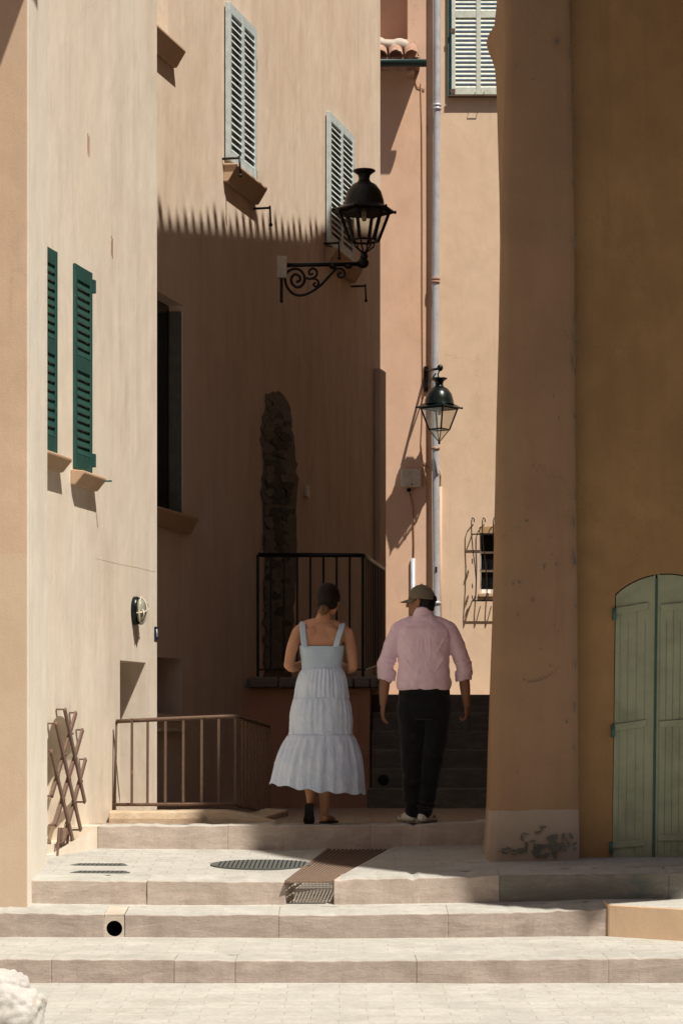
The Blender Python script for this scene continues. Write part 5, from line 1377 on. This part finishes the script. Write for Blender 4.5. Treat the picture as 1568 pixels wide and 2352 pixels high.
for z, r1, r2 in ((1.528, .086, .080), (1.545, .078, .074), (1.575, .070, .070), (1.590, .067, .068), (1.588, .063, .064), (1.56, .060, .060)):
    rings.append([mb_ + Vector((r1 * math.cos(a) - .004, .004 + r2 * math.sin(a), z - .016 * math.sin(a))) for a in (2 * math.pi * k / 40 for k in range(40))])
m.loft(rings, False); m.build('collar', 'shirt_pink', shirt)
m = MB(); m.limb([(-.135, -.103, 1.452), (0, -.112, 1.458), (.135, -.103, 1.452)], [.002] * 3, 6, 6); shift(m, mb_); m.build('yoke_seam', 'shirt_pink', shirt)
# trousers
m = MB(); TT = [(.76, .005, .178, .115), (.84, .008, .190, .130), (.92, .008, .196, .132), (.98, .004, .190, .126), (1.02, 0, .186, .124)]
m.loft([supring((tab(TT, z)[0], 0, z), *tab(TT, z)[1:], n=48, e=2.4) for z in fr(.77, 1.02, 16)])
m.limb([(-.092, -.01, .86), (-.088, .01, .66), (-.086, .02, .50), (-.086, .005, .32), (-.080, -.01, .085)], [.108, .096, .084, .072, .060], 24)
m.limb([(.098, -.01, .86), (.088, .0, .66), (.066, .0, .50), (.042, -.015, .32), (.006, -.045, .085)], [.108, .098, .084, .070, .058], 24)
for i, (x, y, z) in enumerate(((-.085, -.04, .50), (.06, -.06, .50), (-.08, -.05, .30), (.04, -.06, .28), (-.08, -.05, .15), (.01, -.09, .15), (.01, -.09, .11))):
    m.limb([(x - .07, y + .02, z + .02), (x, y - .030, z - .005), (x + .07, y + .02, z + .015 * (-1) ** i)], [.006, .010, .006], 6, 5)
shift(m, mb_); tro = m.build('trousers', 'trousers_black', man, remesh=.007, smooth_it=3, disp=[('CLOUDS', .08, .014)])
m = MB(); m.loft([supring((0, 0, z), r_, r_ * .66, 60, 2.5) for z, r_ in ((.992, .188), (.992, .1935), (1.018, .1935), (1.018, .188))], False); shift(m, mb_); m.build('belt', 'case_black', tro)
# shoes
def shoe(heel, toe, name='shoe'):
    heel = Vector(heel); toe = Vector(toe); d = toe - heel; m = MB(); a = math.atan2(d.y, d.x) - math.pi / 2; M = Matrix.Rotation(a, 3, 'Z')
    m.ell(heel + d * .10 + Vector((0, 0, .040)), (.037, .045, .042), M); m.ell(heel + d * .45 + Vector((0, 0, .036)), (.038, .085, .036), M); m.ell(heel + d * .78 + Vector((0, 0, .028)), (.044, .065, .028), M)
    m.limb([heel + d * .18 + Vector((0, 0, .05)), heel + d * .22 + Vector((0, 0, .080))], [.036, .034], 14)
    shift(m, mb_); o = m.build(name, 'shoe_white', man, remesh=.005, smooth_it=3)
    m = MB(); m.ell(heel + d * .12 + Vector((0, 0, .010)), (.039, .050, .012), M); m.ell(heel + d * .5 + Vector((0, 0, .010)), (.041, .10, .012), M); m.ell(heel + d * .78 + Vector((0, 0, .010)), (.047, .070, .012), M)
    shift(m, mb_); m.build('sole', 'shoe_grey', o, remesh=.005)
    m = MB(); m.ell(heel + d * .72 + Vector((0, 0, .036)), (.040, .060, .026), M); shift(m, mb_); m.build('toe_cap', 'shoe_grey', o)
shoe((-.022, -.085, 0), (.085, .150, 0)); shoe((-.088, -.03, 0), (-.165, .195, 0))
m = MB(); hp = mb_ + Vector((.326, .095, .79)); m.bar(hp + Vector((-.004, .0, .05)), hp + Vector((.008, .02, -.115)), .045, .018, up=Vector((0, 1, 0)))
tag(m.build('dark_case', 'case_black', bevel=.006), "slim dark case held in the man's lowered right hand", 'case')


# ------------------------------------------------------------------ camera, light
cam = bpy.data.cameras.new('camera'); co = bpy.data.objects.new('camera', cam); COL.objects.link(co)
co.location = (0, 0, EZ); co.rotation_euler = (R(90), 0, 0)
cam.sensor_fit = 'VERTICAL'; cam.sensor_height = 36; cam.sensor_width = 24; cam.lens = F / 2352 * 36
cam.shift_y = (YH - 1176) / 2352; cam.clip_end = 500; cam.clip_start = .1
sc.camera = co
d = Vector((-.36, .45, -1)).normalized()
sun = bpy.data.lights.new('sun', 'SUN'); so = bpy.data.objects.new('sun', sun); COL.objects.link(so)
sun.energy = 5.0; sun.angle = R(.6); sun.color = (1, .93, .82)
so.rotation_euler = d.to_track_quat('-Z', 'Y').to_euler(); so.location = (8, -8, 20)
w = bpy.data.worlds.new('World'); sc.world = w; w.use_nodes = True
nt = w.node_tree; bg = nt.nodes['Background']; sky = nt.nodes.new('ShaderNodeTexSky'); sky.sky_type = 'NISHITA'; sky.sun_disc = False
sky.sun_elevation = math.asin(-d.z); sky.sun_rotation = math.atan2(-d.x, -d.y); sky.dust_density = 1.2
nt.links.new(sky.outputs[0], bg.inputs[0]); bg.inputs[1].default_value = .05
sc.view_settings.view_transform = 'Standard'; sc.view_settings.look = 'None'; sc.view_settings.exposure = .30; sc.view_settings.gamma = 1
sc.cycles.max_bounces = 8; sc.cycles.diffuse_bounces = 4; sc.cycles.transparent_max_bounces = 12
sc.cycles.use_denoising = True
